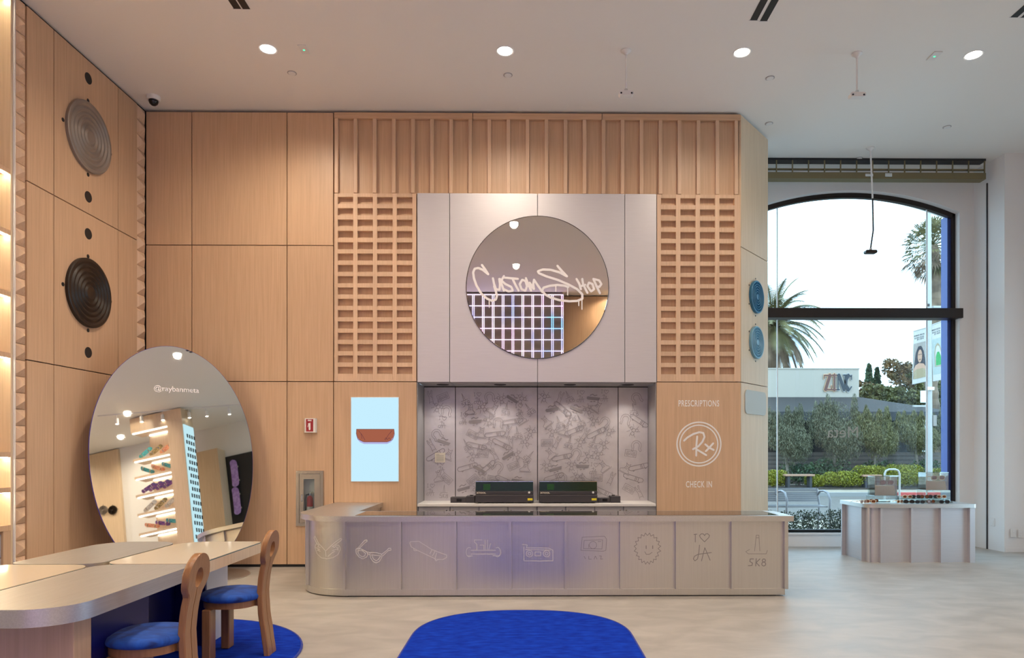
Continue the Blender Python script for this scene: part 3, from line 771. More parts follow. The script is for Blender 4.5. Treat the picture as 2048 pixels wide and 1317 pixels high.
for v, mat, lab in ((595, 'disc_blue_reflection', 'deep blue ribbed disc on the angled wall beside the window'), (686, 'disc_pale_reflection', 'pale blue ribbed disc on the angled wall, the lower one')):
    lx, lz = PA(1511, v); M = ALOC @ Matrix.Translation((lx, 0, lz))
    t = thing('ribbed_wall_disc', lab, 'wall disc', M.translation, 'ribbed discs on the angled wall')
    ribbed_disc(M, .215, mat, 6, .245, .011, t)
(la, za_), (lb, zb_) = PA(1489, 806), PA(1530.5, 806)
lz0, lz1 = PA(1511, 830)[1], PA(1511, 783)[1]
pl = []
for cx_, cz_, a0 in ((lb - .07, lz1 - .07, 0), (la + .07, lz1 - .07, 90), (la + .07, lz0 + .07, 180), (lb - .07, lz0 + .07, 270)):
    pl += circ(cx_, cz_, .07, 6, a0, a0 + 90)
o = MB().prism(pl, -.012, 0, 'y').tf(ALOC).build('wall_plate', 'grey_plate')
tag(o, 'rounded pale grey plate on the angled wall under the blue discs', 'wall plate')
# ================================================================ long service counter
YF = PZ(1100, 1194, 0).y                  # front face
CT = .815                                 # top height
cXC = PY(690, 1100, YF).x; cR = .54
cX0 = cXC - cR; cX1 = PY(1570, 1100, YF).x
cYi = PZ(717.5, 1023, CT).y               # inner edge of the main run
cXi = PZ(740, 1015, CT).x                 # inner edge of the return
ctr = thing('service_counter', 'long brushed steel counter with rounded end and etched drawings on its front', 'counter', ((cX0 + cX1) / 2, YF + .3, 0))
def arc(cx_, cy__, r, a0, a1, n=14): return [(cx_ + r * math.cos(math.radians(a0 + (a1 - a0) * i / n)), cy__ + r * math.sin(math.radians(a0 + (a1 - a0) * i / n))) for i in range(n + 1)]
ov = .05
top = arc(cXC, YF + cR, cR + ov, 180, 270, 20) + [(cX1 + .07, YF - ov), (cX1 + .07, cYi), (cXi, cYi), (cXi, YB - .006), (cX0 - ov, YB - .006)]
TH = .055
MB().prism(top, CT - TH, CT).build('countertop', 'steel_top', ctr, smooth=35)
g0x, g1x = PZ(716, 1030, CT).x, PZ(1540, 1027, CT).x
MB().box(g0x, g1x, YF - ov + .07, cYi - .05, CT + .0005, CT + .003).build('inlaid_glass', 'counter_glass', ctr)
# body
PL = .075                                  # plinth height
body = arc(cXC, YF + cR, cR - .012, 180, 270, 20) + [(cX1 - .015, YF + .012), (cX1 - .015, cYi - .04), (cXi - .03, cYi - .04), (cXi - .03, YB - .008), (cX0 + .012, YB - .008)]
MB().prism(body, 0.012, CT - TH - .001).build('body', 'brushed_steel', ctr, smooth=35)
recess = [(x * .999, y + .02) for x, y in body]
MB().box(cXC + .02, cX1 - .08, YF + .03, YF + .4, 0, .0115).build('foot_recess', 'black', ctr)
plin = arc(cXC, YF + cR, cR, 180, 270, 20) + [(cX1, YF), (cX1, YF + .06), (cXC, YF + .06)] + [(x, y) for x, y in arc(cXC, YF + cR, cR - .06, 270, 180, 20)]
MB().prism(plin, 0.012, PL).build('plinth_band', 'brushed_steel', ctr, smooth=35)
ribs = [690, 801, 911, 1021, 1131, 1241.5, 1352.5, 1463.5]
fin0 = None
for u in ribs:
    x = PY(u, 1100, YF).x
    if fin0 is None: fin0 = MB().box(x - .011, x + .011, YF - .034, YF + .0115, PL + .002, CT - TH - .002).build('fin', 'brushed_steel', ctr)
    else: inst(fin0, (x, YF - .01125, PL + .002), ctr)
MB().box(cX1 - .014, cX1 + .02, YF - .034, cYi - .06, PL + .002, CT - TH - .002).build('end_fin', 'brushed_steel', ctr)
for k in (205, ):
    pass
MB().box(cX0 - .022, cX0 + .0115, YF + cR - .01, YF + cR + .012, PL + .002, CT - TH - .002).build('fin', 'brushed_steel', ctr)
MB().box(cX0 - .022, cX0 + .0115, YF + cR + .62, YF + cR + .64, PL + .002, CT - TH - .002).build('fin', 'brushed_steel', ctr)
a_ = math.radians(213)
M_ = Matrix.Translation((cXC, YF + cR, 0)) @ Matrix.Rotation(a_, 4, 'Z')
MB().box(cR - .0115, cR + .022, -.011, .011, PL + .002, CT - TH - .002).tf(M_).build('fin', 'brushed_steel', ctr)
# etched drawings
YE = YF + .0105
fe_ = lambda u, v: tuple(PY(u, v, YE))
def on_curve(u, v):
    d = Vector(ray(u, v)); r = cR - .0105; c = (cXC, YF + cR)
    A = d.x ** 2 + d.y ** 2; B = -2 * (d.x * c[0] + d.y * c[1]); C_ = c[0] ** 2 + c[1] ** 2 - r * r
    ds = B * B - 4 * A * C_
    if ds < 0: ds = 0
    t = (-B - math.sqrt(ds)) / (2 * A); t *= .9995
    return (d.x * t, d.y * t, E + d.z * t)
k3 = 2048 / 260.0
def g3(pts): return [(600 + x / k3, 1040 + y / k3) for x, y in pts]
hands = [[(235, 260), (290, 370), (400, 490), (410, 580)], [(235, 260), (220, 285), (265, 380), (245, 395), (235, 440), (270, 540), (340, 605), (410, 610)], [(265, 380), (300, 400), (280, 430), (320, 440)], [(245, 440), (310, 470), (270, 480), (320, 500)],
         [(410, 490), (480, 420), (560, 350), (640, 295), (660, 310), (640, 335), (510, 425)], [(510, 425), (545, 440), (570, 400), (610, 405), (630, 435), (635, 470), (600, 550), (520, 600), (410, 620)], [(570, 430), (600, 470), (560, 470), (510, 490)], [(550, 500), (510, 520), (440, 580)], [(600, 430), (600, 490)]]
MB().strokes([g3(p) for p in hands], 1.15, on_curve, nrm=(-.5, -.85, 0)).build('etched_hands', 'etch', ctr)
glasses = [[(905, 455), (1020, 325), (1055, 320), (1062, 345), (1040, 352), (925, 460)], [(885, 460), (960, 462), (1040, 500), (1075, 540), (1050, 590), (990, 620), (930, 590), (885, 530), (878, 480), (885, 460)], [(915, 485), (980, 490), (1035, 530), (1020, 570), (985, 585), (940, 565), (915, 520), (915, 485)],
           [(1040, 500), (1100, 520)], [(1060, 540), (1105, 555)], [(1100, 520), (1200, 520), (1290, 545), (1290, 590), (1250, 660), (1200, 682), (1150, 660), (1110, 600), (1100, 520)], [(1130, 555), (1270, 570), (1240, 620), (1200, 650), (1155, 620), (1130, 555)], [(1290, 545), (1380, 475), (1395, 450), (1430, 455), (1437, 480), (1415, 490), (1395, 485), (1305, 570)]]
MB().strokes([g3(p) for p in glasses], 1.1, fe_).build('etched_sunglasses', 'etch', ctr)
k4 = 2048 / 350.0
def g4(pts): return [(800 + x / k4, 1050 + y / k4) for x, y in pts]
MB().strokes([g4(p) for p in [[(120, 200), (220, 195), (370, 290), (470, 330), (545, 355), (545, 385), (500, 410), (420, 405), (200, 300), (130, 260), (115, 220), (120, 200)], [(375, 295), (350, 340)], [(410, 310), (380, 365)], [(430, 330), (410, 395)], [(160, 275), (165, 305), (195, 305)], [(410, 405), (420, 425), (445, 412)]]], 1.0, fe_).build('etched_skateboard', 'etch', ctr)
MB().strokes([g4(p) for p in [[(830, 300), (1120, 300)], [(830, 345), (1120, 345)], [(900, 300), (900, 230), (870, 205), (870, 180), (960, 180)], [(935, 240), (980, 240), (980, 290)], [(995, 180), (995, 300)], [(1025, 180), (1025, 290)], [(1060, 220), (1040, 290)], circ(810, 322, 36, 14, 60, 300, 55), circ(1140, 322, 36, 14, -120, 120, 55), [(1090, 365), (1160, 365)], [(790, 368), (850, 368)]]], 1.0, fe_).build('etched_truck', 'etch', ctr)
MB().strokes([g4(p) for p in [[(1450, 260), (1450, 425), (1790, 425), (1790, 300)], [(1430, 230), (1490, 240), (1480, 270), (1740, 275), (1790, 300)], circ(1515, 340, 38, 14), circ(1715, 340, 38, 14), circ(1515, 340, 18, 8), circ(1715, 340, 18, 8), [(1580, 320), (1645, 320), (1645, 365), (1580, 365), (1580, 320)], [(1470, 290), (1760, 300)]]], 1.0, fe_).build('etched_boombox', 'etch', ctr)
k6 = 2048 / 540.0
def g6(pts): return [(1080 + x / k6, 1000 + y / k6) for x, y in pts]
MB().strokes([g6(p) for p in [[(320, 285), (490, 278), (505, 300), (500, 385), (480, 392), (310, 385), (320, 285)], [(335, 310), (475, 305), (470, 375), (330, 372), (335, 310)], circ(402, 345, 28, 12), [(370, 340), (370, 365)], [(440, 318), (462, 318)], [(335, 430), (345, 450)], [(370, 430), (370, 452), (390, 452)], [(410, 452), (420, 428), (432, 452)], [(450, 428), (465, 428), (460, 452), (475, 450)]]], .9, fe_).build('etched_camera', 'etch_shaded_and_print', ctr)  # from here rightwards the dark reflection is put into the etch colour
fz = []
rf = random.Random(3)
for i in range(41):
    t = 2 * math.pi * i / 40; rr = 1.0 + (.11 if i % 2 else -.08) * (1 if i < 40 else 1)
    fz.append((815 + 92 * math.cos(t) * (1.0 if i not in (0, 40) else .95) * rr * (.92 if math.sin(t) > .3 else 1), 372 + 108 * math.sin(t) * rr))
MB().strokes([g6(fz)], 1.1, fe_).build('etched_fuzzy_outline', 'etch_shaded_and_print', ctr)
for x in (805, 855): MB().strokes([g6([(x, 350), (x, 372)])], 1.6, fe_).build('etched_eye', 'etch_shaded_and_print', ctr)
MB().strokes([g6([(795, 395), (805, 415), (830, 415), (850, 400)])], 1.1, fe_).build('etched_smile', 'etch_shaded_and_print', ctr)
MB().strokes([g6(p) for p in [[(1178, 262), (1178, 322)], [(1168, 265), (1190, 262)], [(x * 40 + 1248, 288 - y * 36) for x, y in HEART], [(1210, 345), (1205, 400), (1195, 450), (1175, 465), (1163, 450), (1172, 430), (1200, 415), (1300, 402)], [(1225, 465), (1250, 365), (1290, 460)]]], 1.5, fe_).build('etched_love_sign', 'etch_shaded_and_print', ctr)
MB().strokes([g6(p) for p in [[(1628, 390), (1640, 270), (1660, 270), (1668, 390)], [(1560, 395), (1580, 412), (1715, 412), (1725, 385)], [(1560, 395), (1590, 378)], [(1640, 290), (1660, 290)]]], .9, fe_).build('etched_cone', 'etch_shaded_and_print', ctr)
MB().strokes([g6(p) for p in [[(1620, 450), (1595, 450), (1592, 470), (1612, 482), (1608, 500), (1580, 502)], [(1640, 448), (1636, 504)], [(1668, 450), (1640, 478), (1664, 504)], circ(1698, 462, 12, 10), circ(1697, 489, 15, 10)]], 1.7, fe_).build('etched_letters', 'etch_shaded_and_print', ctr)
# ================================================================ rugs
def rug(name, pts, label):
    t = thing(name, label, 'rug', (sum(p[0] for p in pts) / len(pts), sum(p[1] for p in pts) / len(pts), 0))
    MB().prism(pts, .001, .012).build('pile', 'blue_rug', t)
    cx_, cy__ = sum(p[0] for p in pts) / len(pts), sum(p[1] for p in pts) / len(pts)
    MB().tube([(x, y, .007) for x, y in pts + [pts[0]]], .009, 6, cap=False).build('bound_edge', 'rug_edge', t)
rx0, rx1 = -.90, .84
yt = PZ(1040, 1224, 0).y
rc = (rx0 + rx1) / 2; rh = (rx1 - rx0) / 2
def sup(a0, a1, cx_, cy__, rx, ry, e=2.35, n=40):
    o = []
    for i in range(n + 1):
        t = math.radians(a0 + (a1 - a0) * i / n); c, s = math.cos(t), math.sin(t)
        o.append((cx_ + rx * math.copysign(abs(c) ** (2 / e), c), cy__ + ry * math.copysign(abs(s) ** (2 / e), s)))
    return o
rug('area_rug', sup(0, 180, rc, yt - .86, rh, .86) + sup(180, 360, rc, 2.6, rh, .86), 'royal blue rounded rug in the middle of the floor before the counter')
rug('table_rug', sup(0, 180, -2.78, 4.8, 1.15, 1.15, 2.0) + sup(180, 360, -2.78, 3.4, 1.15, 1.15, 2.0), 'royal blue round-ended rug under the fitting table and chairs')
# ================================================================ fitting table
TZ = .735
tx = [-3.37, -2.775, -2.755, -2.13]
ty = [3.17, 4.435, 4.455, 5.55]
ft = thing('fitting_table', 'long fitting table of steel and cream glass tops on blue and maple bases', 'table', (-2.76, 4.35, 0))
def rr_poly(x0, x1, y0, y1, rs):   # radii: (x0y0, x1y0, x1y1, x0y1)
    a, b, c, d = rs
    return arc(x0 + a, y0 + a, a, 180, 270, 10) + arc(x1 - b, y0 + b, b, 270, 360, 10) + arc(x1 - c, y1 - c, c, 0, 90, 10) + arc(x0 + d, y1 - d, d, 90, 180, 10)
t1 = MB().prism(rr_poly(tx[2], tx[3], ty[0], ty[1], (.20, .22, .03, .12)), TZ - .085, TZ).build('steel_top', 'steel_top', ft, smooth=35)
t2 = MB().prism(rr_poly(tx[0], tx[1], ty[2], ty[3], (.10, .12, .20, .25)), TZ - .085, TZ).build('steel_top', 'steel_top', ft, smooth=35)
for (x0, x1, y0, y1, rs) in ((tx[0], tx[1], ty[0], ty[1], (.20, .20, .14, .05)), (tx[2], tx[3], ty[2], ty[3], (.12, .06, .05, .22))):
    t3 = MB().prism(rr_poly(x0, x1, y0, y1, rs), TZ - .085, TZ - .009).build('cream_top', 'maple_pale', ft, smooth=35)
    MB().prism(rr_poly(x0 + .002, x1 - .002, y0 + .002, y1 - .002, rs), TZ - .0085, TZ).build('glass_cover', ['cream_top'], t3, smooth=35)
    MB().prism(rr_poly(x0 + .001, x1 - .001, y0 + .001, y1 - .001, rs), TZ - .0088, TZ - .004).build('glass_edge', 'green_glass', t3, smooth=35)
# bases
MB().rbox(-3.27, -2.25, 3.42, 3.56, .0, TZ - .087, .003).build('end_panel', 'maple', ft)
MB().box(-2.95, -2.252, 3.565, 4.10, .0, TZ - .087).build('drawer_block', 'blue_lacquer', ft)
MB().box(-2.95, -2.62, 4.105, 5.12, .0, TZ - .087).build('spine', 'blue_lacquer', ft)
MB().box(-3.2, -2.395, 5.125, 5.14, .0, TZ - .087).build('blue_face', 'blue_lacquer', ft)
MB().rbox(-3.2, -2.39, 5.141, 5.50, .0, TZ - .087, .003).build('end_block', 'white_lacquer', ft)
# ================================================================ chairs
def make_chair(label):
    t = thing('keyhole_chair', label, 'chair', (0, 0, 0), 'oak chairs at the fitting table')
    # local: faces -X, back plank at x~+.21
    ks = [(0.0, .205), (.15, .185), (.30, .163), (.45, .155), (.56, .165), (.66, .185), (.76, .205), (.885, .222)]
    def xp(z):
        for (za, xa), (zb, xb) in zip(ks, ks[1:]):
            if z <= zb:
                f = (z - za) / (zb - za); f = f * f * (3 - 2 * f) * .5 + f * .5
                return xa + (xb - xa) * f
        return ks[-1][1]
    zc, r = .76, .125
    w = .071
    rim_ = arc(0, zc, r, -52, 232, 34)
    ang0 = math.radians(-52)
    zj = zc + r * math.sin(ang0)
    outline = [(-w, 0), (w, 0)] + [(w, z / 100) for z in range(8, 62, 6)] + [(w + .004, zj - .012)] + rim_ + [(-w - .004, zj - .012)] + [(-w, z / 100) for z in range(56, 7, -6)]
    # split the plate in two halves around the hole (keyhole slot), each half with its own edges
    def half(sg):
        hole = [(sg * .034 * math.sin(math.radians(a)), zc - .012 + .044 * math.cos(math.radians(a))) for a in range(180, -1, -15)]
        out = [(sg * .0035, 0), (sg * w, 0)] + [(sg * w, z / 100) for z in range(8, 62, 6)] + [(sg * (w + .004), zj - .012)]
        out += [(sg * r * math.cos(math.radians(a)), zc + r * math.sin(math.radians(a))) for a in range(-50, 91, 10)]
        inn = [(sg * .0035, zc - .072)] + [(x, z) for x, z in hole[1:]]
        return out, inn
    th = .040
    for sg in (1, -1):
        out, inn = half(sg)
        # ladder of cross-sections by height: quads between inner and outer borders
        zs_ = sorted(set([z / 100 for z in range(0, 70, 5)] + [zj - .012, .70, .705, .709, .72, .735, .753, .77, .785, .797, .82, .85, .87, .88, .8829]))
        def ox(z):
            if z <= zj - .012: return w
            if z < zj: return w + .004 + (r * math.cos(ang0) - w - .004) * (z - zj + .012) / .012
            return math.sqrt(max(r * r - (z - zc) ** 2, 0))
        def ix(z):
            d = (z - (zc - .010)) / .056
            return .043 * math.sqrt(1 - d * d) if abs(d) < 1 else (.0036 if z < zc else 0.0)
        zs_ = sorted(set(zs_ + [zc + r * math.sin(math.radians(a)) for a in range(-50, 90, 8)] + [zc - .010 + .056 * math.sin(math.radians(a)) for a in range(-90, 91, 12)]))
        zs_ = [z for z in zs_ if z < zc + r - .0002]
        vs_, fs = [], []
        for z in zs_:
            x = xp(z); o_, i_ = sg * max(ox(z), ix(z) + .0005), sg * ix(z)
            b_ = .006
            vs_ += [(x + th / 2, i_, z), (x + th / 2, o_ - sg * b_, z), (x + th / 2 - b_, o_, z), (x - th / 2 + b_, o_, z), (x - th / 2, o_ - sg * b_, z), (x - th / 2, i_, z)]
        for k in range(len(zs_) - 1):
            for j in range(6):
                q = (k * 6 + j, k * 6 + (j + 1) % 6, k * 6 + 6 + (j + 1) % 6, k * 6 + 6 + j)
                fs.append(q if sg > 0 else q[::-1])
        fs.append((5, 4, 3, 2, 1, 0) if sg > 0 else (0, 1, 2, 3, 4, 5)); n = len(vs_)
        fs.append(tuple(range(n - 6, n)) if sg > 0 else tuple(range(n - 1, n - 7, -1)))
        MB().add(vs_, fs).build('back_plank', 'oak', t, smooth=40)
    MB().lathe([(0, 0), (.19, 0), (.213, .012), (.218, .03), (.205, .052), (.15, .066), (0, .070)], (-.055, 0, .398), n=40).build('seat', 'blue_velvet', t, smooth=60)
    MB().prism(sup(0, 360, -.06, 0, .185, .185, 2.4, 40)[:-1], .355, .3975).build('seat_frame', 'oak', t, smooth=35)
    MB().rbox(-.02, .145, -.045, .045, .35, .397, .004).build('seat_brace', 'oak', t)
    for sg in (1, -1):
        MB().rbox(-.195, -.135, sg * .15 - .045, sg * .15 + .045, 0, .354, .006).build('leg', 'oak', t)
    return t
ch1 = make_chair('oak chair with round blue velvet seat, tucked at the steel tabletop')
ch2 = copy_tree(ch1); tag(ch2, 'oak chair with round blue velvet seat, standing at the cream tabletop')
place(ch1, (-2.045, 3.83, .013)); place(ch2, (-2.045, 4.93, .013))
# ================================================================ leaning oval mirror
om = thing('standing_mirror', 'tall egg-shaped standing mirror with blue edge leaning by the maple corner', 'mirror', (0, 0, 0))
ew, eu, edn, ezc_ = .855, 1.27, 1.38, 1.42
pts = []
for i in range(96):
    t = 2 * math.pi * i / 96; c, s = math.cos(t), math.sin(t)
    if s >= 0: pts.append((ew * c, ezc_ + eu * s))
    else: pts.append((ew * math.copysign(abs(c) ** .92, c), ezc_ - edn * abs(s) ** .97))
TM = Matrix.Translation((0, 0, .02)) @ Matrix.Rotation(math.radians(-8.5), 4, 'X')
inner = [(x * .996, ezc_ + (z - ezc_) * .997) for x, z in pts]
MB().prism(pts, 0.0, .03, 'y').tf(TM).build('frame', 'blue_edge', om, smooth=30)
MB().prism(inner, -.0025, -.0003, 'y').tf(TM).build('mirror_plate', 'mirror', om, smooth=30)
mb = MB(); text(mb, '@raybanmeta', lambda x, y: (.03 + x, -.0032, 2.18 + y), size=.085, offset=.0004); mb.tf(TM).build('frosted_lettering', 'frost_print', om)
MB().lathe([(0, 0), (.5, 0), (.5, .008), (.49, .012), (0, .012)], (.30, .22, 0), n=48).build('base_plate', 'steel_top', om)
MB().tube([(0, .33, .012), (0, .30, 1.3)], .03, 10).build('post', 'steel_frame', om)
MTH = math.radians(43)
place(om, (-3.83, 7.66, 0), MTH)
# ================================================================ lit shelving at the left edge
su = thing('display_shelving', 'tall maple wall shelving with warm light strips under each shelf', 'shelving', (XL - .25, yn - 1.4, 0))
sX0, sX1 = XL - .55, XL + .0
sY0 = 2.4
MB().box(sX0, sX1 - .004, yn - .03, yn - .004, 0, TOPZ).build('end_panel', 'maple_pale', su)
MB().box(sX0 - .03, sX0 - .001, sY0, yn - .004, 0, TOPZ).build('back_panel', 'maple_pale', su)
def zsf(v): return PX(25, v, XL).z
for v in (350, 472, 595, 717, 915, 985):
    z = zsf(v)
    s_ = MB().box(sX0, sX1 - .006, sY0, yn - .032, z, z + .045).build('shelf', 'maple', su)
    MB().box(sX1 - .05, sX1 - .03, sY0, yn - .034, z - .008, z - .0005).build('light_strip', 'shelf_led', s_)
MB().box(sX0, sX1 - .006, sY0, yn - .032, TOPZ - .08, TOPZ - .03).build('top_box', 'maple', su)
MB().box(sX1 - .05, sX1 - .03, sY0, yn - .034, TOPZ - .089, TOPZ - .081).build('light_strip', 'shelf_led', su)
zc_ = zsf(1050)
MB().box(sX0, sX1 + .0, sY0, yn - .032, zc_ - .05, zc_).build('counter_ledge', 'maple', su)
MB().box(sX0, sX1 - .004, yn - .12, yn - .0325, .0, zc_ - .051).build('side_stile', 'maple', su)
for i in range(3):
    MB().box(sX0 + .1, sX1 - .02, sY0, yn - .125, .05 + i * .22, .05 + i * .22 + .21).build('drawer', 'grey_laminate', su)
# ================================================================ display island by the window
IT = PZ(1840, 1012, .77).z
iy0, iy1 = 8.93, 9.62
ix0, ix1 = PZ(1733, 1124, 0).x, PZ(1944, 1126, 0).x
isl = thing('display_island', 'grey metal display island with upright fins in front of the arched window', 'display counter', ((ix0 + ix1) / 2, 9.3, 0))
MB().prism(rr_poly(ix0 - .06, ix1 + .05, iy0 - .06, iy1 + .05, (.14, .04, .04, .05)), IT - .05, IT).build('top', 'steel_top', isl, smooth=35)
MB().prism(rr_poly(ix0, ix1, iy0, iy1, (.10, .02, .02, .02)), .0, IT - .051).build('body', 'steel_panel', isl, smooth=35)
fx = [PY(u, 1060, iy0).x for u in (1759, 1820, 1879, 1937)]
f0 = None
for x in fx:
    if f0 is None: f0 = MB().box(x - .012, x + .012, iy0 - .05, iy0 - .001, 0, IT - .052).build('fin', 'steel_panel', isl)
    else: inst(f0, (x, iy0 - .0255, 0), isl)
MB().box(ix1 - .014, ix1 + .03, iy0 - .05, iy0 - .001, 0, IT - .052).build('fin', 'steel_panel', isl)
MB().box(ix0 - .05, ix0 - .001, iy0 + .10, iy0 + .124, 0, IT - .052).build('fin', 'steel_panel', isl)
MB().box(ix0 - .05, ix0 - .001, iy1 - .03, iy1 - .006, 0, IT - .052).build('fin', 'steel_panel', isl)
MB().box(-.012, .012, -.055, .0, 0, IT - .052).tf(Matrix.Translation((ix0 + .028, iy0 + .028, 0)) @ Matrix.Rotation(math.radians(-45), 4, 'Z')).build('fin', 'steel_panel', isl)
# sunglasses
def make_glasses(frame, lens):
    t = thing('sunglasses', 'sunglasses', 'sunglasses')
    def rim_pts(sg, k=1.0): return [(sg * .034 + .026 * k * math.copysign(abs(math.cos(a)) ** .75, math.cos(a)), 0, .022 + .019 * k * math.copysign(abs(math.sin(a)) ** .75, math.sin(a))) for a in [2 * math.pi * i / 20 for i in range(20)]]
    for sg in (1, -1):
        p = rim_pts(sg)
        r = MB().tube(p + [p[0]], .0042, 6, cap=False).build('rim', frame, t, smooth=60)
        q = rim_pts(sg, .97)
        MB().prism([(a, c) for a, b, c in q], -.001, .001, 'y').build('lens', lens, r)
        MB().tube([(sg * .060, 0, .032), (sg * .068, .008, .032), (sg * .066, .10, .028), (sg * .060, .145, .008)], .0032, 6).build('temple', frame, t, smooth=60)
    MB().tube([(-.010, 0, .030), (0, -.002, .033), (.010, 0, .030)], .0035, 6).build('bridge', frame, t, smooth=60)
    return t
gl_c = make_glasses('cream_frame', 'amber_lens'); gl_t = make_glasses('tortoise', 'amber_lens'); gl_d = make_glasses('black_gloss', 'dark_lens')
used = set()
def put_glasses(proto, u, v, y, rz, label, s=1.25, z=None, group='sunglasses on the display island'):
    o = proto if proto.name not in used else copy_tree(proto)
    used.add(proto.name)
    p = PY(u, v, y)
    o.matrix_basis = Matrix.Translation((p.x, p.y, p.z if z is None else z)) @ Matrix.Rotation(rz, 4, 'Z') @ Matrix.Scale(s, 4)
    tag(o, label, 'sunglasses', group)
    return o
def fluted_case(u0, u1, y, vb, vt, label, glab, proto):
    x0, x1 = PY(u0, vb, y).x, PY(u1, vb, y).x; zb, zt2 = PY(u0, vb, y).z, PY(u0, vt, y).z
    dp = .2
    t = thing('fluted_display_case', label, 'display case', ((x0 + x1) / 2, y + dp / 2, IT), 'fluted glass display cases')
    MB().rbox(x0 - .015, x1 + .015, y - .015, y + dp + .015, IT + .0005, zb - .001, .004).build('riser', 'clear_glass', t)
    n = 18; pw = (x1 - x0) / n; prof = []
    for i in range(n):
        for j in range(5): prof.append((x0 + pw * (i + j / 5), y + .006 - .006 * math.sin(math.pi * j / 5)))
    prof += [(x1, y + .006), (x1, y + .012)] + [(x0, y + .012)]
    MB().prism(prof, zb, zt2).build('fluted_front', 'fluted_glass', t)
    MB().box(x0, x1, y + dp - .006, y + dp, zb, zt2).build('glass_back', 'clear_glass', t)
    MB().box(x0, x0 + .006, y + .013, y + dp - .007, zb, zt2).build('glass_side', 'clear_glass', t)
    MB().box(x1 - .006, x1, y + .013, y + dp - .007, zb, zt2).build('glass_side', 'clear_glass', t)
    MB().box(x0, x1, y, y + dp, zt2 + .0005, zt2 + .005).build('glass_lid', 'clear_glass', t)
    hz = zb + (zt2 - zb) * .50
    MB().prism([(y + .03, zb + .001), (y + dp - .012, zb + .001), (y + dp - .012, hz), (y + .06, hz)], x0 + .012, x1 - .012, 'x').build('stand', 'sand', t)
    put_glasses(proto, (u0 + u1) / 2 + 1, vb, y + .07, 0.0, glab, 1.55, z=hz + .012)
fluted_case(1750, 1795, 9.22, 992, 954, 'fluted glass case with amber sunglasses near the cream frames', 'amber lensed sunglasses inside the fluted case nearer the counter', gl_t)
fluted_case(1852.5, 1897.5, 9.34, 981, 946, 'fluted glass case standing higher, closest to the blue window jamb', 'sunglasses inside the higher fluted case by the blue jamb', gl_c)
tr = thing('glasses_tray', 'low clear stepped tray holding rows of sunglasses on the island', 'tray', (PY(1845, 1000, 9.1).x, 9.1, IT))
tx0, tx1 = PY(1803, 1000, 9.1).x, PY(1902, 1000, 9.1).x
for i in range(3):
    MB().rbox(tx0 + i * .01, tx1 - i * .01, 9.06 + i * .08, 9.14 + i * .08, IT + .0006, IT + .022 + i * .03, .003).build('step', 'clear_glass', tr)
spots = [(gl_c, 1727, 8.98, .5, 'cream framed sunglasses lying at the rounded corner of the island'), (gl_c, 1741, 9.02, -.4, 'cream sunglasses beside the pair at the rounded corner'), (gl_t, 1748, 9.12, .2, 'tortoise sunglasses just behind the cream pairs'),
         (gl_c, 1800, 8.99, .5, 'cream sunglasses lying at the near end of the stepped tray'), (gl_d, 1818, 8.97, -.3, 'black sunglasses beside the cream pair before the tray'), (gl_d, 1840, 8.93, .1, 'black sunglasses at the middle of the island front edge'),
         (gl_t, 1862, 8.98, .3, 'tortoise sunglasses between the two black pairs in front'), (gl_d, 1889, 8.93, -.1, 'black sunglasses at the far end of the island front edge')]
for g, u, y, rz, lab in spots:
    put_glasses(g, u, 1003, y, rz, lab, 1.05, z=IT + .004)
for i, (g, u) in enumerate(((gl_c, 1815), (gl_d, 1832), (gl_t, 1849), (gl_d, 1866), (gl_c, 1883))):
    put_glasses(g, u, 995, 9.16, 0, ['cream', 'black', 'tortoise', 'black', 'pale cream'][i] + ' sunglasses on the stepped tray, ' + ['first', 'second', 'third', 'fourth', 'fifth'][i] + ' along the row', 1.05, z=IT + .056)
# outlets on the pier
for u, v, lab in ((2026, 1067, 'white wall outlet low on the white pier'), (2041, 1068, 'white wall outlet low on the pier, at the picture edge')):
    p = PY(u, v, pY - .02); t = thing('wall_outlet', lab, 'outlet', (p.x, pY - .02, p.z), 'outlets on the pier')
    MB().rbox(p.x - .038, p.x + .038, pY - .028, pY - .0205, p.z - .06, p.z + .06, .003).build('cover_plate', 'white_plastic', t)
    for dz in (-.022, .022): MB().rbox(p.x - .016, p.x + .016, pY - .031, pY - .0285, p.z + dz - .014, p.z + dz + .014, .002).build('socket', 'white_paint', t)
# switch on the angled jamb
jd = Vector((px - xcorner, pY - YW, 0)); jl = jd.length; jd.normalize(); jn = Vector((jd.y, -jd.x, 0))
def on_jamb(u, v):
    d = Vector(ray(u, v)); n = Vector((-jd.y, jd.x, 0)); c = Vector((xcorner, YW, E))
    t = (c - Vector((0, 0, E))).dot(n) / d.dot(n); return Vector((0, 0, E)) + d * t
JM = lambda p: Matrix.Translation(p) @ Matrix.Rotation(math.atan2(jd.y, jd.x), 4, 'Z')
p = on_jamb(1986, 1045)
t = thing('wall_switch', 'small white switch plate on the bright window reveal', 'switch', p)
MB().rbox(-.04, .04, -.009, -.0005, -.06, .06, .003).tf(JM(p)).build('plate', 'white_plastic', t)
MB().rbox(-.014, .014, -.013, -.0095, -.03, .03, .002).tf(JM(p)).build('rocker', 'white_paint', t)
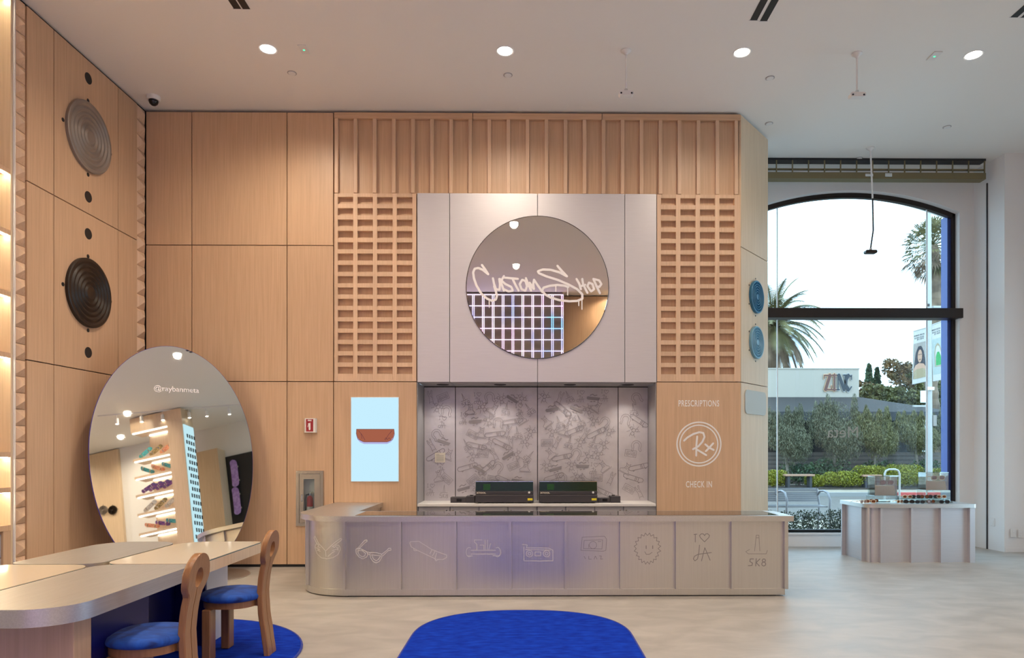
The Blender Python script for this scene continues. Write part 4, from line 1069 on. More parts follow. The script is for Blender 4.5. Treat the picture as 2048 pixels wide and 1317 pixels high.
# ================================================================ blind headbox over the window
bl = thing('blind_headbox', 'olive metal roller blind box hung under the ceiling above the window', 'blind', (wxc, 9.9, CEIL - .5))
by = YW - .42
bz0, bz1 = PY(1740, 357.5, by).z, PY(1740, 345, by).z
bx0, bx1 = A1.x - .0, PY(1972, 350, by).x
MB().box(bx0, bx1, by, by + .14, bz0, bz1).build('box', 'olive_metal', bl)
MB().box(bx0, bx1, by, by + .14, CEIL - .035, CEIL - .002).build('ceiling_track', 'black', bl)
zg = PY(1740, 339, by).z
MB().box(bx0, bx1, by + .02, by + .05, zg, zg + .02).build('bar', 'olive_metal', bl)
h0 = None
for i in range(15):
    x = bx0 + .12 + (bx1 - bx0 - .14) * i / 14
    if h0 is None: h0 = MB().box(x - .008, x + .008, by - .004, by + .01, bz1 + .0005, CEIL - .036).build('hanger', 'olive_metal', bl)
    else: inst(h0, (x, by + .003, bz1 + .0005), bl)
MB().rbox(PY(1730, 352, by).x, PY(1746, 352, by).x, by - .012, by - .0005, bz0 + .03, bz0 + .07, .003).build('bracket', 'chrome', bl)
MB().rbox(PY(1770, 352, by).x, PY(1784, 352, by).x, by - .006, by - .0005, bz0 + .03, bz0 + .08, .002).build('rating_plate', 'chrome', bl)
p = on_jamb(1973, 1100); pt = on_jamb(1973, 366)
MB().box(p.x - .014, p.x + .014, p.y - .03, p.y - .012, .0, bz0 - .002).build('guide_channel', 'charcoal', bl)
# ================================================================ ceiling fittings
def downlight(x, y, label, power=None, grp='ceiling downlights'):
    t = thing('downlight', label, 'ceiling light', (x, y, CEIL), grp)
    MB().lathe([(.078, -.001), (.095, -.006), (.10, 0)], (x, y, CEIL), n=28).build('trim_ring', 'white_paint', t, smooth=30)
    MB().lathe([(0, -.004), (.078, -.004), (.078, 0)], (x, y, CEIL), n=28).build('diffuser', 'lamp_glow', t)
    disc_light((x, y, CEIL - .03), power or LAMP, .075, 2.75, WARM, 1.0, t)
lab4 = ['first of the four round downlights, above the standing mirror', 'round downlight second in the row, above the slat frieze', 'round downlight third in the row, above the angled wall', 'round downlight last in the row, above the display island']
row = [PZ(u, v, CEIL) for u, v in ((536, 98), (1010, 102), (1484, 105), (1947, 110))]
for p, l, k in zip(row, lab4, (1.15, 1.0, .68, .58)): downlight(p.x, p.y, l, LAMP * k)
n_ = 0
for y in (4.35, 1.45, -1.4):
    for i, p in enumerate(row):
        x = p.x
        if (y < 0 and i < 2) or (i == 3 and y > 2): continue
        downlight(x, y, 'round ceiling downlight out of the picture, behind or above the photographer', LAMP * (.5 if i == 2 and y > 2 else 1), grp='downlights above the photographer')
for x, y in ((6.4, .2), (4.0, -.2), (6.4, -2.2)): downlight(x, y, 'round ceiling downlight out of the picture, behind or above the photographer', grp='downlights above the photographer')
def slot(u, v, ln, label):
    p = PZ(u, v, CEIL)
    t = thing('air_slot', label, 'air diffuser', (p.x, p.y - ln / 2, CEIL), 'linear slots in the ceiling')
    MB().box(p.x - .035, p.x + .035, p.y - ln, p.y, CEIL - .004, CEIL - .0008).build('slot_opening', 'black', t)
    MB().box(p.x - .045, p.x + .045, p.y, p.y + .008, CEIL - .006, CEIL - .0008).build('end_cap', 'white_paint', t)
for (u, v), l in zip(((475, 17), (493, 17.5), (1507, 40), (1527, 41.5), (2028, 34), (2049, 34.5)), ('outer black ceiling slot towards the maple side wall', 'inner black ceiling slot of the pair above the maple wall', 'first black ceiling slot of the pair above the angled wall', 'second black ceiling slot of the pair above the angled wall', 'black ceiling slot at the far upper corner of the picture', 'last black ceiling slot, cut by the picture edge')):
    slot(u, v, 2.2, l)
for (u, v), l in zip(((584, 146), (1016, 150), (1540, 156), (1538, 247), (1894, 254), (1718, 317)), ('sprinkler cover above the maple panels near the first downlight', 'sprinkler cover above the slat frieze', 'sprinkler cover between third downlight and angled wall', 'sprinkler cover at the top of the angled wall', 'sprinkler cover above the pier', 'sprinkler cover close to the blind box')):
    p = PZ(u, v, CEIL); t = thing('sprinkler_cover', l, 'sprinkler', p, 'concealed sprinkler covers')
    MB().lathe([(0, -.012), (.038, -.011), (.042, -.007), (.042, -.004)], (p.x, p.y, CEIL), n=20).build('cover_disc', 'white_paint', t, smooth=30)
    MB().lathe([(.02, -.0045), (.052, -.0035), (.052, -.0005)], (p.x, p.y, CEIL), n=20).build('shadow_ring', 'grey_laminate', t)
for (u, v), l in zip(((608, 98), (1869, 111)), ('small square sensor with green light near the first downlight', 'small square sensor with green light near the last downlight')):
    p = PZ(u, v, CEIL); t = thing('ceiling_sensor', l, 'sensor', p, 'square ceiling sensors')
    MB().rbox(p.x - .045, p.x + .045, p.y - .08, p.y + .08, CEIL - .012, CEIL - .0005, .003).build('housing', 'white_plastic', t)
    MB().lathe([(0, -.003), (.012, -.002), (.012, 0)], (p.x, p.y, CEIL - .012), n=12).build('status_light', 'green_led', t)
def pendant(u, v0, v1, w, label, mat, bend=0.0, lens=True):
    p = PZ(u, v0, CEIL); zb = PY(u, v1, p.y).z
    t = thing('pendant_sensor', label, 'camera sensor', p, 'sensors hanging on rods')
    MB().lathe([(.012, -.05), (.03, -.03), (.055, -.012), (.055, 0)], (p.x, p.y, CEIL), n=20).build('ceiling_rose', 'white_plastic', t, smooth=30)
    zz = CEIL - .04
    if bend:
        z_m = zb + (zz - zb) * .2
        zh = zz - (zz - z_m) * .6
        MB().tube([(p.x, p.y, zz), (p.x + bend, p.y, zh)], .012, 8).build('rod', 'white_plastic', t)
        MB().tube([(p.x + bend, p.y, zh), (p.x + bend * 1.3, p.y, z_m), (p.x, p.y, zb + .02)], .011, 8).build('lower_rod', mat, t, smooth=60)
    else:
        MB().tube([(p.x, p.y, zz), (p.x, p.y, zb + .02)], .010, 8).build('rod', 'white_plastic', t)
    MB().lathe([(0, .03), (.02, .028), (.02, -.0)], (p.x, p.y, zb), n=12).build('ball_joint', 'chrome', t)
    h = w * .28
    b_ = MB().prism(rr_poly(p.x - w / 2, p.x + w / 2, zb - h - .002, zb - .001, (.02,) * 4), p.y - .035, p.y + .035, 'y').build('sensor_head', mat, t, smooth=30)
    if lens:
        for s in (-1, 1):
            MB().lathe([(0, -.004), (.010, -.003), (.010, 0)], (p.x + s * w * .36, p.y - .035, zb - h * .65), (0, 1, 0), 12).build('lens', 'black_gloss', b_)
pendant(1252, 101, 184, .155, 'white twin-lens sensor on a rod above the slat frieze', 'white_plastic')
pendant(1714, 107, 187, .165, 'white twin-lens sensor on a rod above the window bay', 'white_plastic')
pendant(1741, 296, 501, .165, 'dark sensor on a bent rod hanging in front of the window', 'bronze', .03, False)
p = PZ(307, 193, CEIL); t = thing('dome_camera', 'white dome security camera on the ceiling in the maple corner', 'security camera', p)
MB().lathe([(0, -.05), (.07, -.05), (.076, -.04), (.078, 0)], (p.x, p.y, CEIL), n=28).build('base', 'white_plastic', t, smooth=30)
MB().lathe([(0, -.115), (.025, -.108), (.045, -.09), (.055, -.065), (.055, -.0505)], (p.x, p.y, CEIL), n=28).build('dome', 'black_gloss', t, smooth=60)
# ================================================================ the street outside
GZ = -.18
noisy('asphalt', (0.095, 0.078, 0.066), (0.13, 0.108, 0.092), (1, 1, 1), 6, 0.9, coord='World')
noisy('pavement', (0.29, 0.235, 0.175), (0.36, 0.295, 0.225), (1, 1, 1), 3, 0.9, coord='World')
plain('kerb_stone', (0.25, 0.24, 0.23), .9); plain('soil', (0.06, 0.045, 0.035), .95)
plain('red_kerb', (0.45, 0.06, 0.05), .8)
noisy('leaf_box', (0.012, 0.018, 0.006), (0.06, 0.075, 0.02), (1, 1, 1), 9, .55, coord='World', lo=.35, hi=.7)
noisy('leaf_olive', (0.045, 0.045, 0.022), (0.17, 0.16, 0.09), (1, 1, 1), 5, .6, coord='World', lo=.3, hi=.7)
noisy('leaf_olive_pale', (0.06, 0.058, 0.02), (0.21, 0.185, 0.07), (1, 1, 1), 5, .6, coord='World', lo=.3, hi=.7)
noisy('leaf_lime', (0.09, 0.10, 0.004), (0.30, 0.28, 0.012), (1, 1, 1), 6, .6, coord='World', lo=.3, hi=.7)
noisy('leaf_green', (0.045, 0.046, 0.012), (0.17, 0.155, 0.045), (1, 1, 1), 3, .6, coord='World', lo=.3, hi=.7)
noisy('leaf_autumn', (0.07, 0.055, 0.018), (0.24, 0.125, 0.045), (1, 1, 1), 2, .6, coord='World', lo=.3, hi=.7)
noisy('leaf_conifer', (0.02, 0.045, 0.02), (0.08, 0.12, 0.05), (1, 1, 1), 3, .6, coord='World')
noisy('leaf_palm', (0.05, 0.048, 0.014), (0.17, 0.14, 0.05), (1, 1, 1), 1.5, .5, coord='World', lo=.3, hi=.7)
noisy('thatch', (0.08, 0.05, 0.03), (0.24, 0.16, 0.10), (1, 1, 1), 2, .8, coord='World', lo=.3, hi=.7)
noisy('bark', (0.10, 0.08, 0.06), (0.22, 0.18, 0.14), (1, 1, 1), 6, .9, coord='World')
plain('fence_wood', (0.15, 0.12, 0.105), .8); plain('bench_wood', (0.36, 0.20, 0.13), .7)
plain('zinc_white', (0.36, 0.305, 0.25), .7); plain('awning', (0.040, 0.033, 0.031), .8); plain('awning_dark', (0.035, 0.034, 0.038), .8)
plain('interior_shade', (0.012, 0.012, 0.014), .8); plain('galvanised', (0.36, 0.34, 0.32), .45, .4); plain('bench_metal', (0.22, 0.21, 0.22), .4, .5)
plain('copper_letter', (0.10, 0.028, 0.018), .4); plain('navy_letter', (0.006, 0.012, 0.02), .4); plain('letter_orange_edge', (0.62, 0.36, 0.20), .4)  # last one is the cream-orange outline colour of Z and I
plain('banner_white', (0.42, 0.385, 0.345), .7); plain('banner_grey', (0.26, 0.22, 0.19), .7); plain('banner_ink', (0.03, 0.025, 0.03), .7)
plain('banner_skin', (0.42, 0.24, 0.16), .7); plain('banner_green', (0.03, 0.24, 0.06), .7); plain('banner_teal', (0.30, 0.33, 0.30), .7); plain('banner_tan', (0.28, 0.21, 0.12), .7)
YC = PZ(1700, 987, GZ).y              # far kerb
gx0, gx1 = -14, 48
o = MB().box(gx0, gx1, YW + TW, 16.2, GZ - .2, GZ).build('sidewalk_near', 'pavement'); tag(o, 'near pavement just outside the arched window', kind='structure')
o = MB().box(gx0, gx1, 16.2, YC, GZ - .3, GZ - .13).build('road', 'asphalt'); tag(o, 'grey asphalt road outside the window', kind='structure')
o = MB().box(gx0, gx1, YC + .2, YC + 16, GZ - .3, GZ + .02).build('sidewalk_far', 'pavement'); tag(o, 'pale pavement on the far side of the road', kind='structure')
kb = MB().box(gx0, PZ(1795, 987, GZ).x, YC, YC + .2, GZ - .3, GZ + .02).build('kerb_far', 'kerb_stone'); tag(kb, 'far kerb, painted red along one stretch', kind='structure')
MB().box(PZ(1796, 987, GZ).x, gx1, YC, YC + .2, GZ - .3, GZ + .02).build('red_stretch', 'red_kerb', kb)
def leaves(mb, c, rad, n, size, rg, flat=False, shell=.55, up=0.0, wd=.28):
    for _ in range(n):
        while True:
            p = Vector((rg.uniform(-1, 1), rg.uniform(-1, 1), rg.uniform(-1, 1)))
            if shell < p.length < 1: break
            if p.length <= shell and rg.random() < .25: break
        p = Vector((c[0] + p.x * rad[0], c[1] + p.y * rad[1], c[2] + p.z * rad[2]))
        a = Vector((rg.uniform(-1, 1), rg.uniform(-1, 1), rg.uniform(-1, 1) + up)).normalized()
        b = a.orthogonal().normalized(); s = size * rg.uniform(.6, 1.3)
        b = Matrix.Rotation(rg.uniform(0, 6.28), 3, a) @ b
        mb.add([p - b * s * wd, p + a * s * .5, p + b * s * wd + a * s * .1, p - a * s * .5], [(0, 1, 2, 3)])
rg = random.Random(5)
def shrub(name, u, v0, v1, y, hw_, mat, label, n, size, grp=None, lumps=5, zg=GZ):
    p = PY(u, v0, y); z1_ = PY(u, v1, y).z
    t = thing(name, label, 'shrub', (p.x, y, zg), grp)
    mb = MB(); h = z1_ - zg
    for i in range(lumps):
        f = (i + .5) / lumps * 2 - 1
        leaves(mb, (p.x + f * hw_ * .62, y + rg.uniform(-.15, .15) * hw_, zg + h * .52), (hw_ * .5, hw_ * .5, h * rg.uniform(.44, .50)), n // lumps, size, rg)
    mb.build('foliage', mat, t)
    MB().tube([(p.x, y, zg - .02), (p.x + .02, y, zg + h * .5)], [.05 * hw_ + .01, .02], 7).build('stem', 'bark', t)
for u, v1, hw_, lab in ((1560, 1021, .33, 'low dark box shrub outside the window, beside the angled wall'), (1615, 1018, .33, 'dark box shrub outside the window, behind the counter end'), (1673, 1016, .30, 'dark box shrub outside the window, next to the display island')):
    shrub('box_shrub', u, 1066, v1, 11.35, hw_, 'leaf_box', lab, 1500, .045, 'box shrubs along the window')
# metal bench
by_ = 13.6
bt = thing('street_bench', 'grey metal slatted bench with looped arms outside the window', 'bench', (PY(1600, 1013, by_).x, by_, GZ))
xb1 = PY(1633, 990, by_ + .3).x; xb0 = xb1 - 1.7
zst = PY(1600, 1013, by_ - .2).z; zbt = PY(1600, 978, by_ + .3).z
for i in range(7):
    zz = zst + .06 + (zbt - zst - .06) * i / 6.5
    MB().box(xb0, xb1, by_ + .24 + .012 * i, by_ + .262 + .012 * i, zz, zz + (zbt - zst) / 9.5).build('back_slat', 'bench_metal', bt)
for i in range(5):
    MB().box(xb0, xb1, by_ - .22 + i * .09, by_ - .15 + i * .09, zst - .025, zst).build('seat_slat', 'bench_metal', bt)
for x in (xb1 - .01, xb1 - .86, xb0 + .02):
    pts_ = [(x + .03, by_ + .30, zst + .18), (x + .03, by_ + .18, zst + .27), (x + .03, by_ + .0, zst + .29), (x + .03, by_ - .18, zst + .26), (x + .03, by_ - .28, zst + .12), (x + .03, by_ - .26, zst - .05), (x + .03, by_ - .24, GZ)]
    MB().tube(pts_, .022, 8).build('arm_loop', 'bench_metal', bt, smooth=60)
    MB().tube([(x + .03, by_ + .32, zbt), (x + .03, by_ + .22, zst), (x + .03, by_ + .28, GZ)], .022, 8).build('leg', 'bench_metal', bt, smooth=60)
# bike rack
ry = 16.0
rk = thing('bike_rack', 'white tubular bike rack loop on the near pavement', 'bike rack', (PY(1784, 975, ry).x, ry, GZ))
xa, xb = PY(1769.5, 960, ry).x, PY(1799, 960, ry).x; zt2 = PY(1784, 939.5, ry).z
rr_ = .1
MB().tube([(xa, ry, GZ), (xa, ry, zt2 - rr_), (xa + rr_ * .3, ry, zt2 - rr_ * .3), (xa + rr_, ry, zt2), (xb - rr_, ry, zt2), (xb - rr_ * .3, ry, zt2 - rr_ * .3), (xb, ry, zt2 - rr_), (xb, ry, GZ)], .024, 8).build('loop', 'galvanised', rk, smooth=60)
MB().tube([(xa, ry, PY(1784, 953, ry).z), (xb, ry, PY(1784, 953, ry).z)], .018, 8).build('crossbar', 'galvanised', rk)
# planting strip, shrubs, wooden benches, fence across the road
yS = YC + 2.6
o = MB().box(gx0, gx1, yS - .6, yS + 2.2, GZ + .02, GZ + .09).build('planting_bed', 'soil'); tag(o, 'dark planting bed across the road', 'planting bed')
for u, v1, hw_, lab in ((1545, 940, .75, 'lime green shrub across the road beside the angled wall'), (1632, 950, .5, 'small pale shrub across the road'), (1688, 942, 1.0, 'broad lime shrub across the road under the second olive'), (1742, 930, .8, 'lime green shrub behind the first fluted case'), (1806, 928, 1.0, 'tall lime shrub across the road beside the light pole'), (1893, 935, .8, 'lime shrub across the road by the blue jamb')):
    shrub('lime_shrub', u, 968, v1, yS, hw_, 'leaf_lime', lab, 5000, .075, 'lime shrubs across the road', zg=GZ + .09)
for u, hw_, v1, lab in ((1598, 1.0, 925, 'dark low shrub behind the wooden bench by the first olive'), (1660, 1.0, 915, 'dark shrub at the foot of the second olive'), (1755, .9, 920, 'dark shrub at the foot of the third olive'), (1850, .9, 918, 'dark shrub behind the light pole')):
    shrub('dark_shrub', u, 965, v1, yS + 1.1, hw_, 'leaf_conifer', lab, 1000, .13, 'dark shrubs across the road', zg=GZ + .09)
for u0, u1, v, lab in ((1568, 1626, 951, 'low wooden plank bench across the road between lime shrubs'), (1722, 1760, 952, 'low wooden plank bench across the road behind the island')):
    p0, p1 = PY(u0, v, yS - .35), PY(u1, v, yS - .35)
    t = thing('plank_bench', lab, 'bench', ((p0.x + p1.x) / 2, yS - .35, GZ + .09), 'plank benches across the road')
    MB().rbox(p0.x, p1.x, yS - .55, yS - .15, p0.z - .04, p0.z + .04, .01).build('seat', 'bench_wood', t)
    for x in (p0.x + .1, p1.x - .2): MB().box(x, x + .1, yS - .5, yS - .2, GZ + .08, p0.z - .041).build('leg', 'awning_dark', t)
yFn = yS + 2.4
fn = thing('board_fence', 'dark fence of horizontal boards across the road', 'fence', (PY(1720, 930, yFn).x, yFn, GZ))
zf0, zf1 = GZ + .1, PY(1720, 904, yFn).z
fx0, fx1 = PY(1440, 900, yFn).x, PY(2010, 900, yFn).x
nb_ = 8; b0 = None
for i in range(nb_):
    z = zf0 + (zf1 - zf0) * i / nb_
    if b0 is None: b0 = MB().box(fx0, fx1, yFn, yFn + .03, z, z + (zf1 - zf0) / nb_ - .025).build('board', 'fence_wood', fn)
    else: inst(b0, ((fx0 + fx1) / 2, yFn + .015, z), fn)
for i in range(8):
    x = fx0 + (fx1 - fx0) * i / 7; MB().box(x, x + .1, yFn + .03, yFn + .12, zf0, zf1).build('post', 'fence_wood', fn)
# olive trees
def olive(u, v_base, v_mid, v_top, hw_, mat, label, n=15000):
    y = yS + .9; p = PY(u, v_base, y); zt3 = PY(u, v_top, y).z; zm = PY(u, v_mid, y).z
    t = thing('olive_tree', label, 'tree', (p.x, y, GZ + .09), 'olive trees across the road')
    MB().tube([(p.x, y, GZ + .05), (p.x + .08, y, (GZ + zm) / 2 - .1), (p.x + .02, y + .05, zm), (p.x - .1, y, (zm + zt3) / 2)], [.09, .07, .06, .02], 8).build('trunk', 'bark', t, smooth=60)
    mb = MB()
    for k in range(11):
        a = k * 2.4; rr2 = hw_ * .58 * math.sqrt((k + .5) / 11)
        leaves(mb, (p.x + rr2 * math.cos(a), y + rr2 * .6 * math.sin(a), zm + (zt3 - zm) * (.12 + .55 * ((k * 7) % 11) / 11)), (hw_ * .44, hw_ * .44, (zt3 - zm) * .29), n // 12, .115, rg, up=1.3, wd=.10, shell=.2)
    for k in range(10):
        x = p.x + hw_ * rg.uniform(-.7, .7); z = zm + (zt3 - zm) * rg.uniform(.55, .8)
        leaves(mb, (x, y, z), (hw_ * .11, hw_ * .11, (zt3 - zm) * .27), n // 24, .125, rg, up=2.2, shell=.1, wd=.10)
    mb.build('foliage', mat, t)
olive(1572, 950, 915, 812, 1.35, 'leaf_olive', 'grey green olive tree across the road nearest the angled wall')
olive(1668, 950, 912, 792, 1.5, 'leaf_olive', 'tall grey green olive tree across the road below the ZINC sign')
olive(1748, 950, 905, 815, 1.25, 'leaf_olive_pale', 'yellowish olive tree across the road in the middle of the window')
olive(1832, 950, 900, 825, 1.2, 'leaf_olive_pale', 'yellowish olive tree across the road beside the light pole')
olive(1896, 950, 905, 818, 1.1, 'leaf_olive', 'olive tree across the road against the blue jamb')
# restaurant
yZ = yFn + 3.2
rs_ = thing('restaurant_building', 'low restaurant with white ZINC sign wall and dark awning roof', 'building', (PY(1640, 900, yZ).x, yZ + 3, GZ))
xl_ = PY(1380, 770, yZ).x; xr_ = PY(1718, 770, yZ).x
zA, zB_ = PY(1640, 795, yZ).z, PY(1640, 739, yZ).z
MB().box(xl_, xr_, yZ, yZ + 3, zA, zB_).build('sign_wall', 'zinc_white', rs_)
MB().box(xl_, xr_ + .03, yZ - .03, yZ + 3, zB_, zB_ + .06).build('coping', 'zinc_white', rs_)
yE_ = yZ - 1.6
zE = PY(1640, 824, yE_).z
xe0, xe1 = xl_, PY(1912, 823, yE_).x
xa1 = PY(1721, 796, yZ).x
MB().add([(xe0, yE_, zE), (xe1, yE_, zE), (xa1, yZ - .02, zA), (xe0, yZ - .02, zA), (xe1, yZ + 6, zE), (xa1, yZ + 3, zA), (xe0, yE_, zE - .04), (xe1, yE_, zE - .04), (xe1, yZ + 6, zE - .04), (xe0, yZ + 6, zE - .04)], [(0, 1, 2, 3), (1, 4, 5, 2), (3, 2, 5), (6, 9, 8, 7), (0, 6, 7, 1), (1, 7, 8, 4)]).build('awning_roof', 'awning', rs_)
zV = PY(1640, 842, yE_).z
MB().box(xe0, xe1, yE_ - .03, yE_ + .03, zV, zE).build('valance', 'awning_dark', rs_)
MB().box(xe0, xe1 - .3, yZ + 1.2, yZ + 1.4, GZ, zE - .05).build('interior_shade_sheet', 'interior_shade', rs_)  # near-black sheet standing in for the shade beneath the awning
for u in (1590, 1675, 1757, 1794, 1838, 1895):
    x = PY(u, 870, yE_ + .2).x; MB().box(x - .05, x + .05, yE_ + .15, yE_ + .25, GZ, zV).build('post', 'awning', rs_)
def ser(u0, u1, v0, v1, kind, mat):
    y = yZ - .08
    x0, x1, z0, z1__ = PY(u0, v1, y).x, PY(u1, v1, y).x, PY(u0, v1, y).z, PY(u0, v0, y).z
    W_, H_ = x1 - x0, z1__ - z0
    m = lambda a, b: (x0 + a * W_, y, z0 + b * H_)
    mb = MB(); mb2 = MB()
    s_ = {'Z': ([[(.1, .95), (.9, .95)], [(.1, .95), (.08, .75)], [(.1, .05), (.9, .05)], [(.9, .05), (.93, .28)]], [[(.72, .93), (.25, .07)]]), 'I': ([[(.1, .96), (.9, .96)], [(.1, .04), (.9, .04)]], [[(.5, .95), (.5, .05)]]),
          'N': ([[(.0, .96), (.25, .96)], [(.13, .96), (.13, .04)], [(.0, .04), (.27, .04)], [(.7, .96), (1, .96)], [(.87, .96), (.87, .04)]], [[(.22, .93), (.76, .07)]]), 'C': ([[(.85, .95), (.85, .7)], [(.85, .85), (.55, .97)], [(.3, .05), (.6, .03), (.85, .25)]], [[(.5, .92), (.25, .72), (.22, .3), (.5, .08)]])}[kind]
    mb.strokes(s_[0], .09, m); mb.strokes(s_[1], .30, m)
    mb2.strokes(s_[0], .17, lambda a, b: (x0 + a * W_, y + .03, z0 + b * H_)); mb2.strokes(s_[1], .40, lambda a, b: (x0 + a * W_, y + .03, z0 + b * H_))
    o1 = mb2.build('sign_letter', 'letter_orange_edge' if mat == 'copper_letter' else 'galvanised', rs_); mb.build('letter_face', mat, o1)
ser(1647, 1665, 749.5, 781, 'Z', 'copper_letter'); ser(1663, 1675, 749.5, 781, 'I', 'copper_letter'); ser(1674, 1693, 749.5, 781, 'N', 'navy_letter'); ser(1688, 1706, 749.5, 782, 'C', 'navy_letter')
# trees behind
def bushy(name, u, v_top, v_bot, hw_px, y, mat, label, n, size, grp='trees behind the restaurant', lumps=9, cat='tree'):
    p = PY(u, v_bot, y); zt3, zb3 = PY(u, v_top, y).z, PY(u, v_bot, y).z; hw_ = hw_px * y / F
    t = thing(name, label, cat, (p.x, y, GZ), grp)
    MB().tube([(p.x, y, GZ), (p.x, y, (zt3 + zb3) / 2)], [.22, .08], 8).build('trunk', 'bark', t)
    mb = MB(); hc = (zt3 - zb3) / 2
    lumps *= 3
    for k in range(lumps):
        a = k * 2.4; q = math.sqrt((k + .3) / lumps); kr = rg.uniform(.14, .30)
        leaves(mb, (p.x + hw_ * .85 * q * math.cos(a), y + hw_ * .5 * q * math.sin(a), zb3 + hc + hc * .78 * q * math.sin(a * 1.7 + 1)), (hw_ * kr * 1.1, hw_ * kr, hc * kr * 1.2), n // lumps, size * .75, rg, shell=.2)
    mb.build('foliage', mat, t)
yT = yZ + 9
bushy('broadleaf_tree', 1775, 762, 835, 55, yT - 1.5, 'leaf_green', 'wide green tree behind the awning roof', 9000, .32)
bushy('broadleaf_tree', 1885, 750, 840, 55, yT - 1.0, 'leaf_green', 'green tree behind the light pole, by the blue jamb', 8000, .32)
bushy('broadleaf_tree', 1730, 752, 822, 30, yT, 'leaf_autumn', 'small russet tree at the corner of the white sign wall', 1600, .30)
bushy('broadleaf_tree', 1800, 712, 785, 36, yT + 1, 'leaf_autumn', 'tall autumn coloured tree between sign wall and banners', 2200, .30)
bushy('broadleaf_tree', 1838, 740, 800, 32, yT + 1, 'leaf_green', 'green tree just below the portrait banner', 4500, .30)
bushy('broadleaf_tree', 1838, 785, 840, 62, yT - 2.2, 'leaf_green', 'low spreading green tree behind the light pole and awning', 8000, .30)
def conifer(u, v_top, v_bot, hw_px, label):
    y = yT + 2; p = PY(u, v_bot, y); zt3, zb3 = PY(u, v_top, y).z, PY(u, v_bot, y).z
    t = thing('conifer', label, 'tree', (p.x, y, GZ), 'conifers behind the restaurant')
    MB().tube([(p.x, y, GZ), (p.x, y, zt3 - .2)], [.18, .03], 7).build('trunk', 'bark', t)
    mb = MB()
    for k in range(9):
        f = k / 9; leaves(mb, (p.x, y, zb3 + (zt3 - zb3) * f), (hw_px * y / F * (1 - f * .9),) * 2 + ((zt3 - zb3) * .1,), 160, .28, rg)
    mb.build('foliage', 'leaf_conifer', t)
conifer(1738, 728, 790, 13, 'pointed dark conifer beside the white sign wall'); conifer(1754, 735, 790, 11, 'smaller pointed conifer next to the first')
# palms
def palm_feather(u, v, y, length, label, nfr=90):
    p = PY(u, v, y); t = thing('date_palm', label, 'palm tree', (p.x, y, GZ))
    tp = [(p.x, y, GZ), (p.x, y, p.z * .5), (p.x, y, p.z)]
    MB().tube(tp, [.42, .36, .45], 12).build('trunk', 'bark', t, smooth=60)
    mb = MB(); dead = MB()
    for i in range(nfr):
        az = i * 2.399; f = i / nfr
        el = math.radians(80 - 140 * f); Lg = length * rg.uniform(.85, 1.08)
        is_dead = f > .68
        pos = Vector((p.x, y, p.z)); d = Vector((math.cos(az) * math.cos(el), math.sin(az) * math.cos(el), math.sin(el)))
        pr = []; nst = 12; dd = d.copy()
        for k in range(nst + 1):
            pr.append(pos.copy()); pos += dd * Lg / nst; dd = (dd + Vector((0, 0, -.125 - .03 * (1 - f)))).normalized()
        tgt = dead if is_dead else mb
        for k in range(1, nst):
            a, b = pr[k], pr[k + 1]; tn = (b - a).normalized(); sd = tn.cross(Vector((0, 0, 1)))
            if sd.length < .05: sd = Vector((math.sin(az), -math.cos(az), 0))
            sd.normalize(); up_ = sd.cross(tn)
            for s in (-1, 1):
                for j in range(3):
                    q = a + (b - a) * (j / 3); ll = Lg * .20 * math.sin(math.pi * min(1, (k + .6) / nst)) ** .6
                    e = q + sd * s * ll * .75 + tn * ll * .55 - Vector((0, 0, ll * .30)) + up_ * .1 * ll
                    wv = tn * .05
                    tgt.add([q - wv, q + wv, e], [(0, 1, 2)])
        tgt.tube(pr, [.03] * (nst) + [.008], 4)
    mb.build('fronds', 'leaf_palm', t); dead.build('dead_fronds', 'thatch', t)
palm_feather(1545, 655, yZ + 6, 3.5, 'big feathery date palm behind the white sign wall')
def palm_fan(u, v, y, rad, label, nfan=85, base=None, trunk_r=.32):
    p = PY(u, v, y); t = thing('fan_palm', label, 'palm tree', (p.x, y, GZ), 'fan palms by the street')
    tk = MB(); zz = GZ; k = 0
    rings = [(p.x + .12 * math.sin(i * .25), y, GZ + (p.z - GZ) * i / 40) for i in range(41)]
    MB().tube(rings, [trunk_r * (1.05 if i % 2 else .9) for i in range(41)], 10).build('trunk', 'thatch', t)
    mb = MB(); dead = MB(); c0_ = Vector((rings[-1][0], y, p.z))
    for i in range(nfan):
        f = i / nfan; az = i * 2.399; el = math.radians(85 - 150 * f)
        d = Vector((math.cos(az) * math.cos(el), math.sin(az) * math.cos(el), math.sin(el)))
        c = c0_ + d * rad * rg.uniform(.5, .75) - Vector((0, 0, rad * .25 * f)); sd = d.cross(Vector((0, 0, 1)))
        if sd.length < .1: sd = Vector((1, 0, 0))
        sd.normalize(); tgt = dead if f > .72 and rg.random() < .75 else mb
        tgt.tube([c0_, c], .02, 3)
        for j in range(11):
            a = math.radians(-75 + 15 * j); v_ = (d * math.cos(a) + sd * math.sin(a)).normalized(); ll = rad * .5 * (1 - .25 * abs(j - 5) / 5) * rg.uniform(.85, 1.1)
            e = c + v_ * ll - Vector((0, 0, ll * .28)); wv = v_.cross(d); nv = sd * .05 * math.cos(a) + d * .05 * math.sin(a)
            tgt.add([c, c + v_ * ll * .55 + nv, e, c + v_ * ll * .55 - nv], [(0, 1, 2, 3)])
    mb.build('fans', 'leaf_palm', t); dead.build('dead_skirt', 'thatch', t)
palm_fan(1866, 492, yZ + 1, 1.45, 'tall shaggy fan palm rising behind the light pole', 95)
palm_fan(1899, 690, yZ + 12, 1.5, 'smaller fan palm half hidden by the blue jamb', 50)
